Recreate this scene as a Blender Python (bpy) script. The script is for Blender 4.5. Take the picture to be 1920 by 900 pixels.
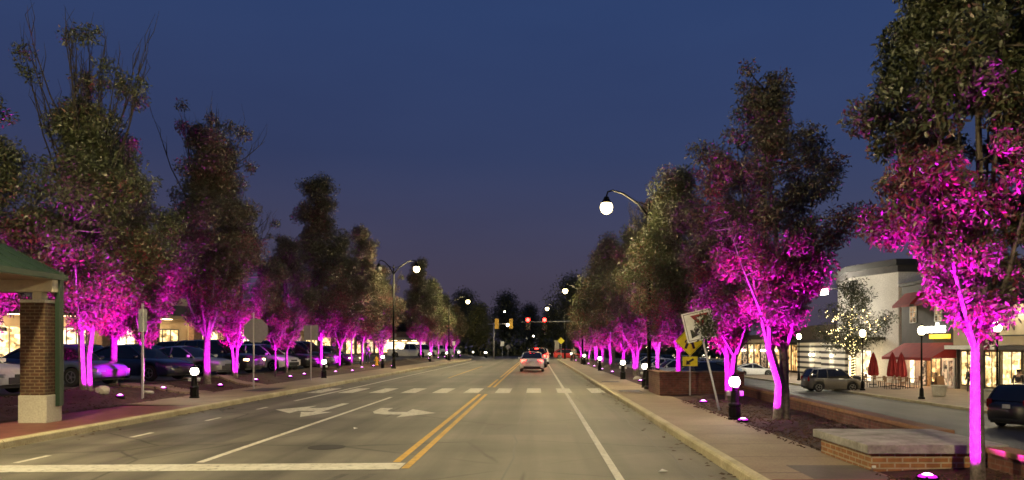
import bpy, math, random
import numpy as np
from mathutils import Vector, Matrix

# ------------------------------------------------------------------ scene, camera, sky, exposure
scene = bpy.context.scene
for o in list(bpy.data.objects):
    bpy.data.objects.remove(o)
COL = scene.collection
R = math.radians

cam_data = bpy.data.cameras.new("camera")
cam_data.sensor_width = 36.0
cam_data.lens = 27.0
cam_data.shift_x = -48 / 1920
cam_data.shift_y = 201 / 1920
cam_data.clip_start = 0.05
cam_data.clip_end = 3000
cam = bpy.data.objects.new("camera", cam_data)
COL.objects.link(cam)
cam.location = (0, 0, 1.85)
cam.rotation_euler = (R(90), 0, 0)
scene.camera = cam

SUN_ELEV, SUN_ROT = R(-2.5), R(90)      # dusk: the sun is below the horizon, so there is no sun lamp
world = bpy.data.worlds.new("World")
scene.world = world
world.use_nodes = True
wn, wl = world.node_tree.nodes, world.node_tree.links
bg = wn["Background"]
sky = wn.new("ShaderNodeTexSky")
sky.sky_type = 'NISHITA'
sky.sun_disc = False
sky.sun_elevation = SUN_ELEV
sky.sun_rotation = SUN_ROT
sky.air_density, sky.dust_density, sky.ozone_density = 1.0, 2.0, 3.0
# twilight by elevation: violet haze at the horizon to deep blue overhead, over the Nishita sky
tc = wn.new("ShaderNodeTexCoord")
sep = wn.new("ShaderNodeSeparateXYZ")
wl.new(tc.outputs["Generated"], sep.inputs[0])
rmp = wn.new("ShaderNodeValToRGB")
els = rmp.color_ramp.elements
for _ in range(3):
    els.new(.5)
for el_, (p_, c_) in zip(els, ((0, (.072, .062, .098)), (.09, (.066, .058, .104)), (.24, (.032, .047, .120)), (.40, (.027, .053, .150)), (1, (.02, .045, .14)))):
    el_.position = p_
    el_.color = (*c_, 1)
wl.new(sep.outputs[2], rmp.inputs[0])
sc_ = wn.new("ShaderNodeVectorMath")
sc_.operation = 'SCALE'
wl.new(sky.outputs[0], sc_.inputs[0])
sc_.inputs[3].default_value = 1.6
mxw = wn.new("ShaderNodeMix")
mxw.data_type = 'RGBA'
mxw.inputs[0].default_value = .78
wl.new(sc_.outputs[0], mxw.inputs[6])
wl.new(rmp.outputs[0], mxw.inputs[7])
veil = wn.new("ShaderNodeTexNoise")
veil.inputs["Scale"].default_value = 2.2
veil.inputs["Detail"].default_value = 5
vmap = wn.new("ShaderNodeMapping")
vmap.inputs["Scale"].default_value = (1, 1, 3.2)
wl.new(tc.outputs["Generated"], vmap.inputs[0])
wl.new(vmap.outputs[0], veil.inputs["Vector"])
vr = wn.new("ShaderNodeValToRGB")
vr.color_ramp.elements[0].position, vr.color_ramp.elements[0].color = .3, (.93, .93, .94, 1)
vr.color_ramp.elements[1].position, vr.color_ramp.elements[1].color = .72, (1.09, 1.08, 1.05, 1)
wl.new(veil.outputs[0], vr.inputs[0])
vmul = wn.new("ShaderNodeMix")
vmul.data_type, vmul.blend_type = 'RGBA', 'MULTIPLY'
vmul.inputs[0].default_value = 1.0
wl.new(mxw.outputs[2], vmul.inputs[6])
wl.new(vr.outputs[0], vmul.inputs[7])
wl.new(vmul.outputs[2], bg.inputs[0])
bg.inputs[1].default_value = 1.0

scene.view_settings.view_transform = 'Standard'
scene.view_settings.look = 'None'
scene.view_settings.exposure = 0.0
scene.view_settings.gamma = 1.0
scene.view_settings.use_curve_mapping = False
scene.render.engine = 'CYCLES'
cy = scene.cycles
cy.use_denoising = True
cy.max_bounces = 5
cy.diffuse_bounces = 2
cy.glossy_bounces = 3
cy.transmission_bounces = 3
cy.transparent_max_bounces = 4
cy.sample_clamp_indirect = 3.0
cy.sample_clamp_direct = 12.0
cy.caustics_reflective = False
cy.caustics_refractive = False
cy.use_light_tree = True
cy.filter_width = 1.6

# ------------------------------------------------------------------ levels of light
MAGENTA = (0.80, 0.006, 0.92)
WARM = (1.0, 0.79, 0.38)
STREET_GLOW = 2200.0      # radiance of a street lamp globe
SPOT_W = 8500.0

# ------------------------------------------------------------------ helpers
class MB:
    """collects shapes, builds ONE mesh object"""
    def __init__(self):
        self.v, self.f = [], []
    def add(self, v, f):
        n = len(self.v)
        self.v += [tuple(p) for p in v]
        self.f += [tuple(i + n for i in q) for q in f]
        return self
    def box(self, c, s, rz=0.0, ry=0.0, rx=0.0):
        M = Matrix.Rotation(rz, 3, 'Z') @ Matrix.Rotation(ry, 3, 'Y') @ Matrix.Rotation(rx, 3, 'X')
        v = []
        for x in (-.5, .5):
            for y in (-.5, .5):
                for z in (-.5, .5):
                    v.append(Vector(c) + M @ Vector((x * s[0], y * s[1], z * s[2])))
        return self.add(v, [(0, 1, 3, 2), (4, 6, 7, 5), (0, 4, 5, 1), (2, 3, 7, 6), (0, 2, 6, 4), (1, 5, 7, 3)])
    def span(self, a, b):
        return self.box([(a[i] + b[i]) / 2 for i in range(3)], [abs(b[i] - a[i]) for i in range(3)])
    def tube(self, pts, rad, n=8, cap=True):
        pts = [Vector(p) for p in pts]
        if not hasattr(rad, '__len__'):
            rad = [rad] * len(pts)
        vs, fs = [], []
        up = Vector((0.13, 0.31, 0.94))
        for i, p in enumerate(pts):
            d = (pts[min(i + 1, len(pts) - 1)] - pts[max(i - 1, 0)])
            if d.length < 1e-6:
                d = Vector((0, 0, 1))
            d.normalize()
            a = d.cross(up)
            if a.length < .05:
                a = d.cross(Vector((1, 0, 0)))
            a.normalize()
            b = d.cross(a)
            for k in range(n):
                t = 2 * math.pi * k / n
                vs.append(p + (a * math.cos(t) + b * math.sin(t)) * rad[i])
        for i in range(len(pts) - 1):
            for k in range(n):
                fs.append((i * n + k, i * n + (k + 1) % n, (i + 1) * n + (k + 1) % n, (i + 1) * n + k))
        if cap:
            fs.append(tuple(range(n)))
            fs.append(tuple((len(pts) - 1) * n + k for k in range(n)))
        return self.add(vs, fs)
    def lathe(self, prof, n=16, c=(0, 0, 0), axis='Z'):
        vs, fs = [], []
        for (r, z) in prof:
            for k in range(n):
                t = 2 * math.pi * k / n
                if axis == 'Z':
                    p = (r * math.cos(t), r * math.sin(t), z)
                elif axis == 'Y':
                    p = (r * math.cos(t), z, r * math.sin(t))
                else:
                    p = (z, r * math.cos(t), r * math.sin(t))
                vs.append((p[0] + c[0], p[1] + c[1], p[2] + c[2]))
        for i in range(len(prof) - 1):
            for k in range(n):
                fs.append((i * n + k, i * n + (k + 1) % n, (i + 1) * n + (k + 1) % n, (i + 1) * n + k))
        fs.append(tuple(range(n)))
        fs.append(tuple((len(prof) - 1) * n + k for k in range(n)))
        return self.add(vs, fs)
    def prism(self, poly, fn, d0, d1):
        """poly of 2-D points, fn(u, v, d) -> point, extruded from d0 to d1"""
        n = len(poly)
        v = [fn(u, w, d0) for u, w in poly] + [fn(u, w, d1) for u, w in poly]
        f = [tuple(range(n)), tuple(range(2 * n - 1, n - 1, -1))]
        f += [(i, (i + 1) % n, n + (i + 1) % n, n + i) for i in range(n)]
        return self.add(v, f)
    def build(self, name, mat, parent=None, smooth=False, bevel=0.0, loc=None, kind=None):
        me = bpy.data.meshes.new(name)
        me.from_pydata(self.v, [], self.f)
        me.validate()
        import bmesh
        bm = bmesh.new()
        bm.from_mesh(me)
        bmesh.ops.recalc_face_normals(bm, faces=bm.faces)
        bm.to_mesh(me)
        bm.free()
        if mat:
            me.materials.append(mat)
        if smooth:
            me.polygons.foreach_set('use_smooth', [True] * len(me.polygons))
        o = bpy.data.objects.new(name, me)
        COL.objects.link(o)
        if parent:
            o.parent = parent
        if loc is not None:
            o.location = loc
        if bevel:
            m = o.modifiers.new('bevel', 'BEVEL')
            m.width = bevel
            m.segments = 2
            m.limit_method = 'ANGLE'
            m.angle_limit = R(40)
        if kind:
            o['kind'] = kind
        return o

def tag(o, label, cat, group=None):
    o['label'] = label
    o['category'] = cat
    if group:
        o['group'] = group
    return o

def thing(name, label, cat, loc=(0, 0, 0), rz=0.0, group=None):
    o = bpy.data.objects.new(name, None)
    o.empty_display_size = 0.2
    COL.objects.link(o)
    o.location = loc
    o.rotation_euler = (0, 0, rz)
    return tag(o, label, cat, group)

def copy_tree(o, parent=None):
    c = o.copy()
    COL.objects.link(c)
    if parent:
        c.parent = parent
    for ch in list(o.children):
        copy_tree(ch, c)
    return c

def text(name, body, size, mat, parent, loc, rot, extrude=0.01, align='CENTER', bold=0.0):
    cu = bpy.data.curves.new(name, 'FONT')
    cu.body = body
    cu.size = size
    cu.extrude = extrude
    cu.offset = bold
    cu.align_x = align
    cu.align_y = 'CENTER'
    cu.materials.append(mat)
    tmp = bpy.data.objects.new(name, cu)
    COL.objects.link(tmp)
    me = bpy.data.meshes.new_from_object(tmp.evaluated_get(bpy.context.evaluated_depsgraph_get()))
    bpy.data.objects.remove(tmp)
    o = bpy.data.objects.new(name, me)
    COL.objects.link(o)
    o.parent = parent
    o.location = loc
    o.rotation_euler = rot
    return o

# ------------------------------------------------------------------ materials
def new_mat(name):
    m = bpy.data.materials.new(name)
    m.use_nodes = True
    nt = m.node_tree
    return m, nt.nodes, nt.links, nt.nodes['Principled BSDF']

def ramp(n, stops):
    r = n.new('ShaderNodeValToRGB')
    e = r.color_ramp.elements
    while len(e) < len(stops):
        e.new(0.5)
    for el, (p, c) in zip(e, stops):
        el.position = p
        el.color = (c[0], c[1], c[2], 1)
    return r

def noise(n, l, scale, detail=5, rough=.55, coord='Object', vec=None):
    t = n.new('ShaderNodeTexNoise')
    t.inputs['Scale'].default_value = scale
    t.inputs['Detail'].default_value = detail
    t.inputs['Roughness'].default_value = rough
    if vec is None:
        c = n.new('ShaderNodeTexCoord')
        vec = c.outputs[coord]
    l.new(vec, t.inputs['Vector'])
    return t

def mix(n, l, fac, a, b, mode='MIX'):
    m = n.new('ShaderNodeMix')
    m.data_type = 'RGBA'
    m.blend_type = mode
    for sock, val in ((m.inputs[0], fac), (m.inputs[6], a), (m.inputs[7], b)):
        if hasattr(val, 'is_linked') or hasattr(val, 'links'):
            l.new(val, sock)
        elif isinstance(val, (int, float)):
            sock.default_value = val
        else:
            sock.default_value = (val[0], val[1], val[2], 1)
    return m.outputs[2]

def bump(n, l, b, h, strength=.3, dist=.02):
    bp = n.new('ShaderNodeBump')
    bp.inputs['Strength'].default_value = strength
    bp.inputs['Distance'].default_value = dist
    l.new(h, bp.inputs['Height'])
    l.new(bp.outputs[0], b.inputs['Normal'])

def mottled(name, c1, c2, scale=3.0, rough=.75, metal=0.0, fine=40.0, bmp=.2, coat=0.0, spec=.4):
    m, n, l, b = new_mat(name)
    t = noise(n, l, scale, 6)
    r = ramp(n, [(.3, c1), (.7, c2)])
    l.new(t.outputs[0], r.inputs[0])
    f = noise(n, l, fine, 3)
    fr = ramp(n, [(.25, (.75, .75, .75)), (.75, (1.15, 1.15, 1.15))])
    l.new(f.outputs[0], fr.inputs[0])
    c = mix(n, l, 1.0, r.outputs[0], fr.outputs[0], 'MULTIPLY')
    l.new(c, b.inputs['Base Color'])
    b.inputs['Roughness'].default_value = rough
    b.inputs['Metallic'].default_value = metal
    b.inputs['Specular IOR Level'].default_value = spec
    if coat:
        b.inputs['Coat Weight'].default_value = coat
        b.inputs['Coat Roughness'].default_value = .05
    if bmp:
        bump(n, l, b, f.outputs[0], bmp, .01)
    return m

def emit(name, col, s, var=None):
    m, n, l, b = new_mat(name)
    b.inputs['Base Color'].default_value = (*[min(.8, c) for c in col], 1)
    b.inputs['Emission Color'].default_value = (*col, 1)
    b.inputs['Emission Strength'].default_value = s
    return m

def brick(name, c1, c2, mortar, w=.21, h=.075, ms=.011, mottle=.5):
    m, n, l, b = new_mat(name)
    c = n.new('ShaderNodeTexCoord')
    sp = n.new('ShaderNodeSeparateXYZ')
    l.new(c.outputs['Object'], sp.inputs[0])
    ad = n.new('ShaderNodeMath')
    l.new(sp.outputs[0], ad.inputs[0])
    l.new(sp.outputs[1], ad.inputs[1])
    cb = n.new('ShaderNodeCombineXYZ')
    l.new(ad.outputs[0], cb.inputs[0])
    l.new(sp.outputs[2], cb.inputs[1])
    t = n.new('ShaderNodeTexBrick')
    l.new(cb.outputs[0], t.inputs['Vector'])
    t.inputs['Scale'].default_value = 1.0
    t.inputs['Brick Width'].default_value = w
    t.inputs['Row Height'].default_value = h
    t.inputs['Mortar Size'].default_value = ms
    t.inputs['Mortar Smooth'].default_value = .2
    t.inputs['Color1'].default_value = (*c1, 1)
    t.inputs['Color2'].default_value = (*c2, 1)
    t.inputs['Mortar'].default_value = (*mortar, 1)
    nz = noise(n, l, 6, 5)
    r = ramp(n, [(.3, (1 - mottle,) * 3), (.7, (1.1,) * 3)])
    l.new(nz.outputs[0], r.inputs[0])
    l.new(mix(n, l, 1.0, t.outputs[0], r.outputs[0], 'MULTIPLY'), b.inputs['Base Color'])
    b.inputs['Roughness'].default_value = .85
    inv = n.new('ShaderNodeMath')
    inv.operation = 'SUBTRACT'
    inv.inputs[0].default_value = 1
    l.new(t.outputs['Fac'], inv.inputs[1])
    bump(n, l, b, inv.outputs[0], .5, .008)
    return m

def road_mat(name, base, warm=1.0):
    m, n, l, b = new_mat(name)
    c = n.new('ShaderNodeTexCoord')
    big = noise(n, l, .42, 6, .65)
    r = ramp(n, [(.3, [x * .70 for x in base]), (.5, base), (.7, [x * 1.22 for x in base])])
    l.new(big.outputs[0], r.inputs[0])
    # worn wheel tracks: long streaks along the road
    mp = n.new('ShaderNodeMapping')
    mp.inputs['Scale'].default_value = (1.1, .035, 1)
    l.new(c.outputs['Object'], mp.inputs[0])
    st = noise(n, l, 1.6, 4, .5, vec=mp.outputs[0])
    sr = ramp(n, [(.36, (.66, .66, .67)), (.5, (.95, .95, .95)), (.64, (1.15, 1.15, 1.14))])
    l.new(st.outputs[0], sr.inputs[0])
    col = mix(n, l, 1.0, r.outputs[0], sr.outputs[0], 'MULTIPLY')
    # polished wheel paths, darker oil strip between them
    sx = n.new('ShaderNodeSeparateXYZ')
    l.new(c.outputs['Object'], sx.inputs[0])
    wv = n.new('ShaderNodeMath')
    wv.operation = 'MULTIPLY_ADD'
    l.new(sx.outputs[0], wv.inputs[0])
    wv.inputs[1].default_value = 2 * math.pi / 1.62
    wv.inputs[2].default_value = 1.9
    sn = n.new('ShaderNodeMath')
    sn.operation = 'SINE'
    l.new(wv.outputs[0], sn.inputs[0])
    wr_ = n.new('ShaderNodeMapRange')
    l.new(sn.outputs[0], wr_.inputs[0])
    wr_.inputs[1].default_value, wr_.inputs[2].default_value = -1, 1
    wr_.inputs[3].default_value, wr_.inputs[4].default_value = .86, 1.08
    wm = n.new('ShaderNodeVectorMath')
    wm.operation = 'SCALE'
    l.new(col, wm.inputs[0])
    l.new(wr_.outputs[0], wm.inputs[3])
    col = wm.outputs[0]
    # cross bands of old patching
    mp2 = n.new('ShaderNodeMapping')
    mp2.inputs['Scale'].default_value = (.03, .30, 1)
    l.new(c.outputs['Object'], mp2.inputs[0])
    ct = noise(n, l, 1.0, 3, .4, vec=mp2.outputs[0])
    cr = ramp(n, [(.42, (.80, .80, .80)), (.50, (1.0, 1.0, 1.0)), (.60, (1.13, 1.13, 1.12))])
    l.new(ct.outputs[0], cr.inputs[0])
    col = mix(n, l, 1.0, col, cr.outputs[0], 'MULTIPLY')
    # aggregate
    ag = noise(n, l, 70, 2, .7)
    ar = ramp(n, [(.3, (.62, .62, .62)), (.7, (1.4, 1.4, 1.4))])
    l.new(ag.outputs[0], ar.inputs[0])
    col = mix(n, l, .8, col, ar.outputs[0], 'MULTIPLY')
    # cracks
    nz = noise(n, l, 1.2, 4)
    ds = mix(n, l, .12, c.outputs['Object'], nz.outputs['Color'], 'ADD')
    vo = n.new('ShaderNodeTexVoronoi')
    vo.feature = 'DISTANCE_TO_EDGE'
    vo.inputs['Scale'].default_value = .26
    l.new(ds, vo.inputs['Vector'])
    kr = ramp(n, [(.0, (.30, .30, .30)), (.010, (1, 1, 1))])
    l.new(vo.outputs['Distance'], kr.inputs[0])
    msk = noise(n, l, .18, 2)
    mr = ramp(n, [(.42, (0, 0, 0)), (.5, (1, 1, 1))])
    l.new(msk.outputs[0], mr.inputs[0])
    col = mix(n, l, mr.outputs[0], col, mix(n, l, 1.0, col, kr.outputs[0], 'MULTIPLY'))
    l.new(col, b.inputs['Base Color'])
    b.inputs['Roughness'].default_value = .62
    b.inputs['Specular IOR Level'].default_value = .35
    bump(n, l, b, ag.outputs[0], .35, .01)
    return m

def paint_mat(name, c, wear=.5):
    m, n, l, b = new_mat(name)
    t = noise(n, l, 7, 9, .75)
    r = ramp(n, [(wear - .10, (.10, .098, .088)), (wear - .01, [x * .8 for x in c]), (wear + .12, c)])
    l.new(t.outputs[0], r.inputs[0])
    g = noise(n, l, .9, 4, .6)
    gr = ramp(n, [(.32, (.80, .78, .74)), (.55, (1, 1, 1))])
    l.new(g.outputs[0], gr.inputs[0])
    l.new(mix(n, l, 1.0, r.outputs[0], gr.outputs[0], 'MULTIPLY'), b.inputs['Base Color'])
    b.inputs['Roughness'].default_value = .6
    return m

def leaf_mat(name, stops, patch, turn=0.0, height=8.0):
    """turn: how much redder the lower leaves are than those at the top (autumn colour)"""
    m, n, l, b = new_mat(name)
    g = n.new('ShaderNodeNewGeometry')
    t = noise(n, l, .55, 3, .6)
    # patches of turned leaves decide the mean, each leaf varies about it
    ma = n.new('ShaderNodeMath')
    ma.operation = 'MULTIPLY_ADD'
    l.new(t.outputs[0], ma.inputs[0])
    ma.inputs[1].default_value = 1.7
    ma.inputs[2].default_value = -.55 + patch
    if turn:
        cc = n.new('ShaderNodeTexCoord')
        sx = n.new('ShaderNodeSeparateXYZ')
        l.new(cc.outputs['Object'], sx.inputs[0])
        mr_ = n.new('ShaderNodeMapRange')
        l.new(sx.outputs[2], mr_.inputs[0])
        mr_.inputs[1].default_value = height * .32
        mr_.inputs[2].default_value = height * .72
        mr_.inputs[3].default_value = turn  # redder low down in colour, to strengthen the magenta light there
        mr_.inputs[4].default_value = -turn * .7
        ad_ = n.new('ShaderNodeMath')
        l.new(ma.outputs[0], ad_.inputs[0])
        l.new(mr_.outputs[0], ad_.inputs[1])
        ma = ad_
    mb_ = n.new('ShaderNodeMath')
    mb_.operation = 'MULTIPLY_ADD'
    l.new(g.outputs['Random Per Island'], mb_.inputs[0])
    mb_.inputs[1].default_value = .7
    l.new(ma.outputs[0], mb_.inputs[2])
    s = n.new('ShaderNodeMath')
    s.operation = 'SUBTRACT'
    l.new(mb_.outputs[0], s.inputs[0])
    s.inputs[1].default_value = .35
    r = ramp(n, stops)
    l.new(s.outputs[0], r.inputs[0])
    l.new(r.outputs[0], b.inputs['Base Color'])
    b.inputs['Roughness'].default_value = .42
    b.inputs['Specular IOR Level'].default_value = .55
    tr = n.new('ShaderNodeBsdfTranslucent')
    l.new(r.outputs[0], tr.inputs[0])
    mx = n.new('ShaderNodeMixShader')
    mx.inputs[0].default_value = .07
    l.new(b.outputs[0], mx.inputs[1])
    l.new(tr.outputs[0], mx.inputs[2])
    l.new(mx.outputs[0], n['Material Output'].inputs[0])
    return m

def window_glow(name, c1, c2, s, scale=1.2):
    """a lit shop interior seen through the pane: shelves and goods as broken light"""
    m, n, l, b = new_mat(name)
    c = n.new('ShaderNodeTexCoord')
    mp = n.new('ShaderNodeMapping')
    mp.inputs['Scale'].default_value = (scale, scale, scale * 1.5)
    l.new(c.outputs['Object'], mp.inputs[0])
    v = n.new('ShaderNodeTexVoronoi')
    v.distance = 'CHEBYCHEV'
    v.inputs['Scale'].default_value = 1.6
    l.new(mp.outputs[0], v.inputs['Vector'])
    bw = n.new('ShaderNodeRGBToBW')
    l.new(v.outputs['Color'], bw.inputs[0])
    nz = noise(n, l, 2.2 * scale, 4)
    a = mix(n, l, .5, bw.outputs[0], nz.outputs[0])
    r = ramp(n, [(.30, [x * .12 for x in c2]), (.45, c2), (.62, c1), (.8, [min(1.3, x * 1.3) for x in c1])])
    l.new(a, r.inputs[0])
    l.new(r.outputs[0], b.inputs['Emission Color'])
    b.inputs['Emission Strength'].default_value = s
    b.inputs['Base Color'].default_value = (.03, .03, .03, 1)
    b.inputs['Roughness'].default_value = .08
    return m

def plain(name, c, rough=.5, metal=0.0, spec=.5, coat=0.0):
    m, n, l, b = new_mat(name)
    t = noise(n, l, 9, 4)
    r = ramp(n, [(.3, [x * .86 for x in c]), (.7, [min(1, x * 1.08) for x in c])])
    l.new(t.outputs[0], r.inputs[0])
    l.new(r.outputs[0], b.inputs['Base Color'])
    b.inputs['Roughness'].default_value = rough
    b.inputs['Metallic'].default_value = metal
    b.inputs['Specular IOR Level'].default_value = spec
    if coat:
        b.inputs['Coat Weight'].default_value = coat
        b.inputs['Coat Roughness'].default_value = .04
    return m

def stripes(name, c1, c2, period, axis='Z', duty=.5, ang=None, rough=.6):
    m, n, l, b = new_mat(name)
    c = n.new('ShaderNodeTexCoord')
    sp = n.new('ShaderNodeSeparateXYZ')
    l.new(c.outputs['Object'], sp.inputs[0])
    d = n.new('ShaderNodeMath')
    d.operation = 'DIVIDE'
    l.new(sp.outputs['XYZ'.index(axis)], d.inputs[0])
    d.inputs[1].default_value = period
    f = n.new('ShaderNodeMath')
    f.operation = 'FRACT'
    l.new(d.outputs[0], f.inputs[0])
    g = n.new('ShaderNodeMath')
    g.operation = 'GREATER_THAN'
    l.new(f.outputs[0], g.inputs[0])
    g.inputs[1].default_value = duty
    l.new(mix(n, l, g.outputs[0], c1, c2), b.inputs['Base Color'])
    b.inputs['Roughness'].default_value = rough
    return m

M = {}
M['road'] = road_mat('asphalt_road', (.125, .118, .10))
M['lot'] = road_mat('asphalt_lot', (.085, .08, .072))
M['white_line'] = paint_mat('white_road_paint', (.72, .70, .62), .44)
M['old_white'] = paint_mat('worn_white_paint', (.68, .66, .58), .465)
M['yellow_line'] = paint_mat('yellow_road_paint', (.62, .36, .03), .44)
M['kerb'] = mottled('kerb_concrete', (.36, .31, .19), (.56, .50, .34), 1.5, .85, fine=25)
M['walk'] = mottled('sidewalk_concrete', (.20, .15, .105), (.30, .235, .165), .7, .8, fine=30)
M['joint'] = plain('joint_dark', (.07, .055, .045), .9)
M['concrete'] = mottled('pale_concrete', (.34, .32, .28), (.48, .46, .40), 1.2, .8, fine=25)
M['slab'] = mottled('slab_concrete', (.17, .16, .145), (.42, .41, .385), 2.6, .75, fine=22)
M['mulch'] = mottled('mulch', (.022, .010, .007), (.062, .028, .020), 5, .95, fine=28, bmp=1.0)
M['chip'] = mottled('mulch_chip', (.04, .02, .014), (.12, .07, .045), 2, .9)
M['brick'] = brick('brown_brick', (.052, .019, .010), (.082, .032, .016), (.14, .105, .065))
M['brick_box'] = brick('orange_brick', (.30, .13, .05), (.38, .18, .075), (.42, .34, .24), .21, .075, .012, .3)
M['brick_wall'] = brick('dark_red_brick', (.13, .045, .03), (.18, .07, .045), (.16, .10, .075))
M['brick_far'] = brick('shop_brick', (.24, .11, .055), (.3, .15, .08), (.3, .22, .16))
M['coping'] = mottled('brick_coping', (.24, .12, .06), (.34, .19, .10), 4, .8)
M['bark'] = mottled('bark', (.05, .04, .033), (.20, .17, .15), 9, .9, fine=38, bmp=1.0)
def darken_high_bark(m):
    """bark coloured darker with height: young shoots, and shade for lamplit twigs against the sky"""
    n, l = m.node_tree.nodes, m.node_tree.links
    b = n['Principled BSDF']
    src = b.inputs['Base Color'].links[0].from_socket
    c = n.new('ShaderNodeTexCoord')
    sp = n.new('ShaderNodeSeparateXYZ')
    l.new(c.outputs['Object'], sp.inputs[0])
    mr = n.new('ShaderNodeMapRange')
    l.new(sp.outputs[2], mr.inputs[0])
    mr.inputs[1].default_value, mr.inputs[2].default_value = 4.0, 7.0  # upper bark darkened in colour so lamplit twigs look unlit
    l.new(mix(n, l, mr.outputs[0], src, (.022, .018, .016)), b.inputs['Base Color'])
darken_high_bark(M['bark'])
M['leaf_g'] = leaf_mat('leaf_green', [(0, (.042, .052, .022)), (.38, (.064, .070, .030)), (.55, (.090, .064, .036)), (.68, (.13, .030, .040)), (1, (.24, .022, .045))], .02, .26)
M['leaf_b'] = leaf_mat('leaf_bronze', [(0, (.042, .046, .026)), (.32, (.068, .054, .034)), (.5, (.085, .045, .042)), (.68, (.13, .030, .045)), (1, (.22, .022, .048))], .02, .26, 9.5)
M['leaf_o'] = leaf_mat('leaf_ochre', [(0, (.045, .050, .024)), (.4, (.085, .070, .028)), (.7, (.12, .060, .03)), (1, (.15, .04, .03))], .05)
M['leaf_d'] = leaf_mat('leaf_dark', [(0, (.035, .045, .018)), (.5, (.05, .055, .022)), (1, (.075, .06, .028))], 0)
M['leaf_y'] = leaf_mat('leaf_yellow_green', [(0, (0.063, 0.077, 0.021)), (.5, (0.105, 0.105, 0.028)), (1, (0.140, 0.105, 0.035))], 0)
M['black'] = plain('black_metal', (.004, .004, .004), .6, 0, .12)
M['dark'] = plain('dark_matte', (.02, .02, .021), .7)
M['steel'] = plain('galvanised_steel', (.42, .42, .42), .45, .7)
M['sign_back'] = plain('sign_aluminium_back', (.22, .21, .23), .55, .3)
M['sign_white'] = plain('sign_white', (.78, .78, .76), .4)
M['sign_yellow'] = plain('sign_yellow_green', (.95, .80, .02), .4)
M['sign_red'] = plain('sign_red', (.22, .008, .008), .4)
M['sign_black'] = plain('sign_black', (.01, .01, .01), .5)
M['green'] = plain('green_metal', (.007, .024, .015), .65, .1)
M['soffit'] = plain('cream_soffit', (.5, .44, .34), .7)
M['globe'] = emit('lamp_globe', WARM, STREET_GLOW)
M['small_globe'] = emit('small_lamp_globe', (1.0, .9, .65), 20)
M['globe_off'] = plain('lamp_globe_off', (.10, .10, .10), .3)
M['lantern'] = emit('lantern_glass', (1.0, .90, .70), 90)
M['lens'] = emit('uplight_lens', (.85, .02, 1.0), 1.3)
M['lens_core'] = emit('uplight_core', (1.0, .42, 1.0), 8.0)
M['red_lamp'] = emit('red_signal', (1.0, .016, .012), 40)
M['brake'] = emit('brake_light', (1.0, .022, .014), 75)
M['head_on'] = emit('headlight_on', (1.0, .62, .25), 10)
M['white_point'] = emit('bright_white_lamp', (1.0, .86, .58), 520)
M['bulb'] = emit('string_bulb', (1.0, .78, .35), 9)
M['tyre'] = plain('tyre', (.016, .016, .016), .85)
M['rim'] = plain('alloy_rim', (.5, .5, .5), .3, .9)
M['carglass'] = plain('car_glass', (.012, .013, .015), .06, 0, .7)
M['head_off'] = plain('headlight_lens', (.55, .55, .55), .12, .3, .8)
M['tail_off'] = plain('taillight_lens', (.28, .01, .01), .15, 0, .8)
M['plate'] = plain('number_plate', (.6, .6, .58), .5)
M['skin'] = plain('skin', (.45, .28, .20), .6)
M['hair'] = plain('hair', (.03, .02, .015), .7)
M['glow_warm'] = window_glow('lit_window_warm', (1.0, .74, .36), (.55, .34, .12), 2.4)
M['glow_amber'] = window_glow('lit_window_amber', (1.0, .60, .22), (.40, .20, .06), 1.9, .8)
M['glow_white'] = window_glow('lit_window_white', (1.0, .86, .60), (.7, .5, .25), 3.2)
M['glow_dim'] = window_glow('lit_window_dim', (.55, .36, .20), (.12, .07, .04), 1.4, 1.6)
# ------------------------------------------------------------------ the ground
LOT_L, LOT_R, BED_R = 0.47, -1.40, 0.15
def rough_z(x, y):
    return .03 * math.sin(x * 2.1 + y * 1.3) + .025 * math.sin(x * 3.7 - y * 2.2) + .02 * math.sin(y * 4.3 + x)

def extrude_profile(name, prof, y0, y1, mat):
    mb = MB()
    v = [(x, y0, z) for x, z in prof] + [(x, y1, z) for x, z in prof]
    n = len(prof)
    mb.add(v, [(i, i + 1, n + i + 1, n + i) for i in range(n - 1)])
    return mb.build(name, mat, kind='structure')

extrude_profile('ground', [(-900, LOT_L - .02), (-14.9, LOT_L - .02), (-12.2, .02), (-9.9, -.05), (7.0, -.05), (7.55, -.05), (7.6, LOT_R), (900, LOT_R)],
                -200, 1500, M['lot'])
def sheet(name, x0, x1, y0, y1, z, mat, kind='structure'):
    return MB().add([(x0, y0, z), (x1, y0, z), (x1, y1, z), (x0, y1, z)], [(0, 1, 2, 3)]).build(name, mat, kind=kind)
sheet('road', -9.72, 2.82, -60, 112, 0.0, M['road'])
sheet('crossroad', -150, 60, 112.0, 126, 0.001, M['road'])
sheet('far_road', -9.72, 2.82, 126.0, 420, 0.0, M['road'])

# kerbs with rounded nose and joints
def kerb(name, x, side, y0, y1):
    mb = MB()
    y = y0
    rnd = random.Random(3)
    while y < y1:
        ln = 3.0
        prof = [(0, -.05), (0, .12), (.02, .145), (.05, .155), (.16, .155), (.16, -.05)]
        j = rnd.uniform(-.004, .004)
        mb.prism(prof, lambda u, w, d: (x + side * (u + j), d, w), y, y + ln - .012)
        y += ln
    return mb.build(name, M['kerb'], kind='structure')
kerb('left_kerb', -9.72, -1, -10, 112)
kerb('right_kerb', 2.82, 1, -10, 112)

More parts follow.
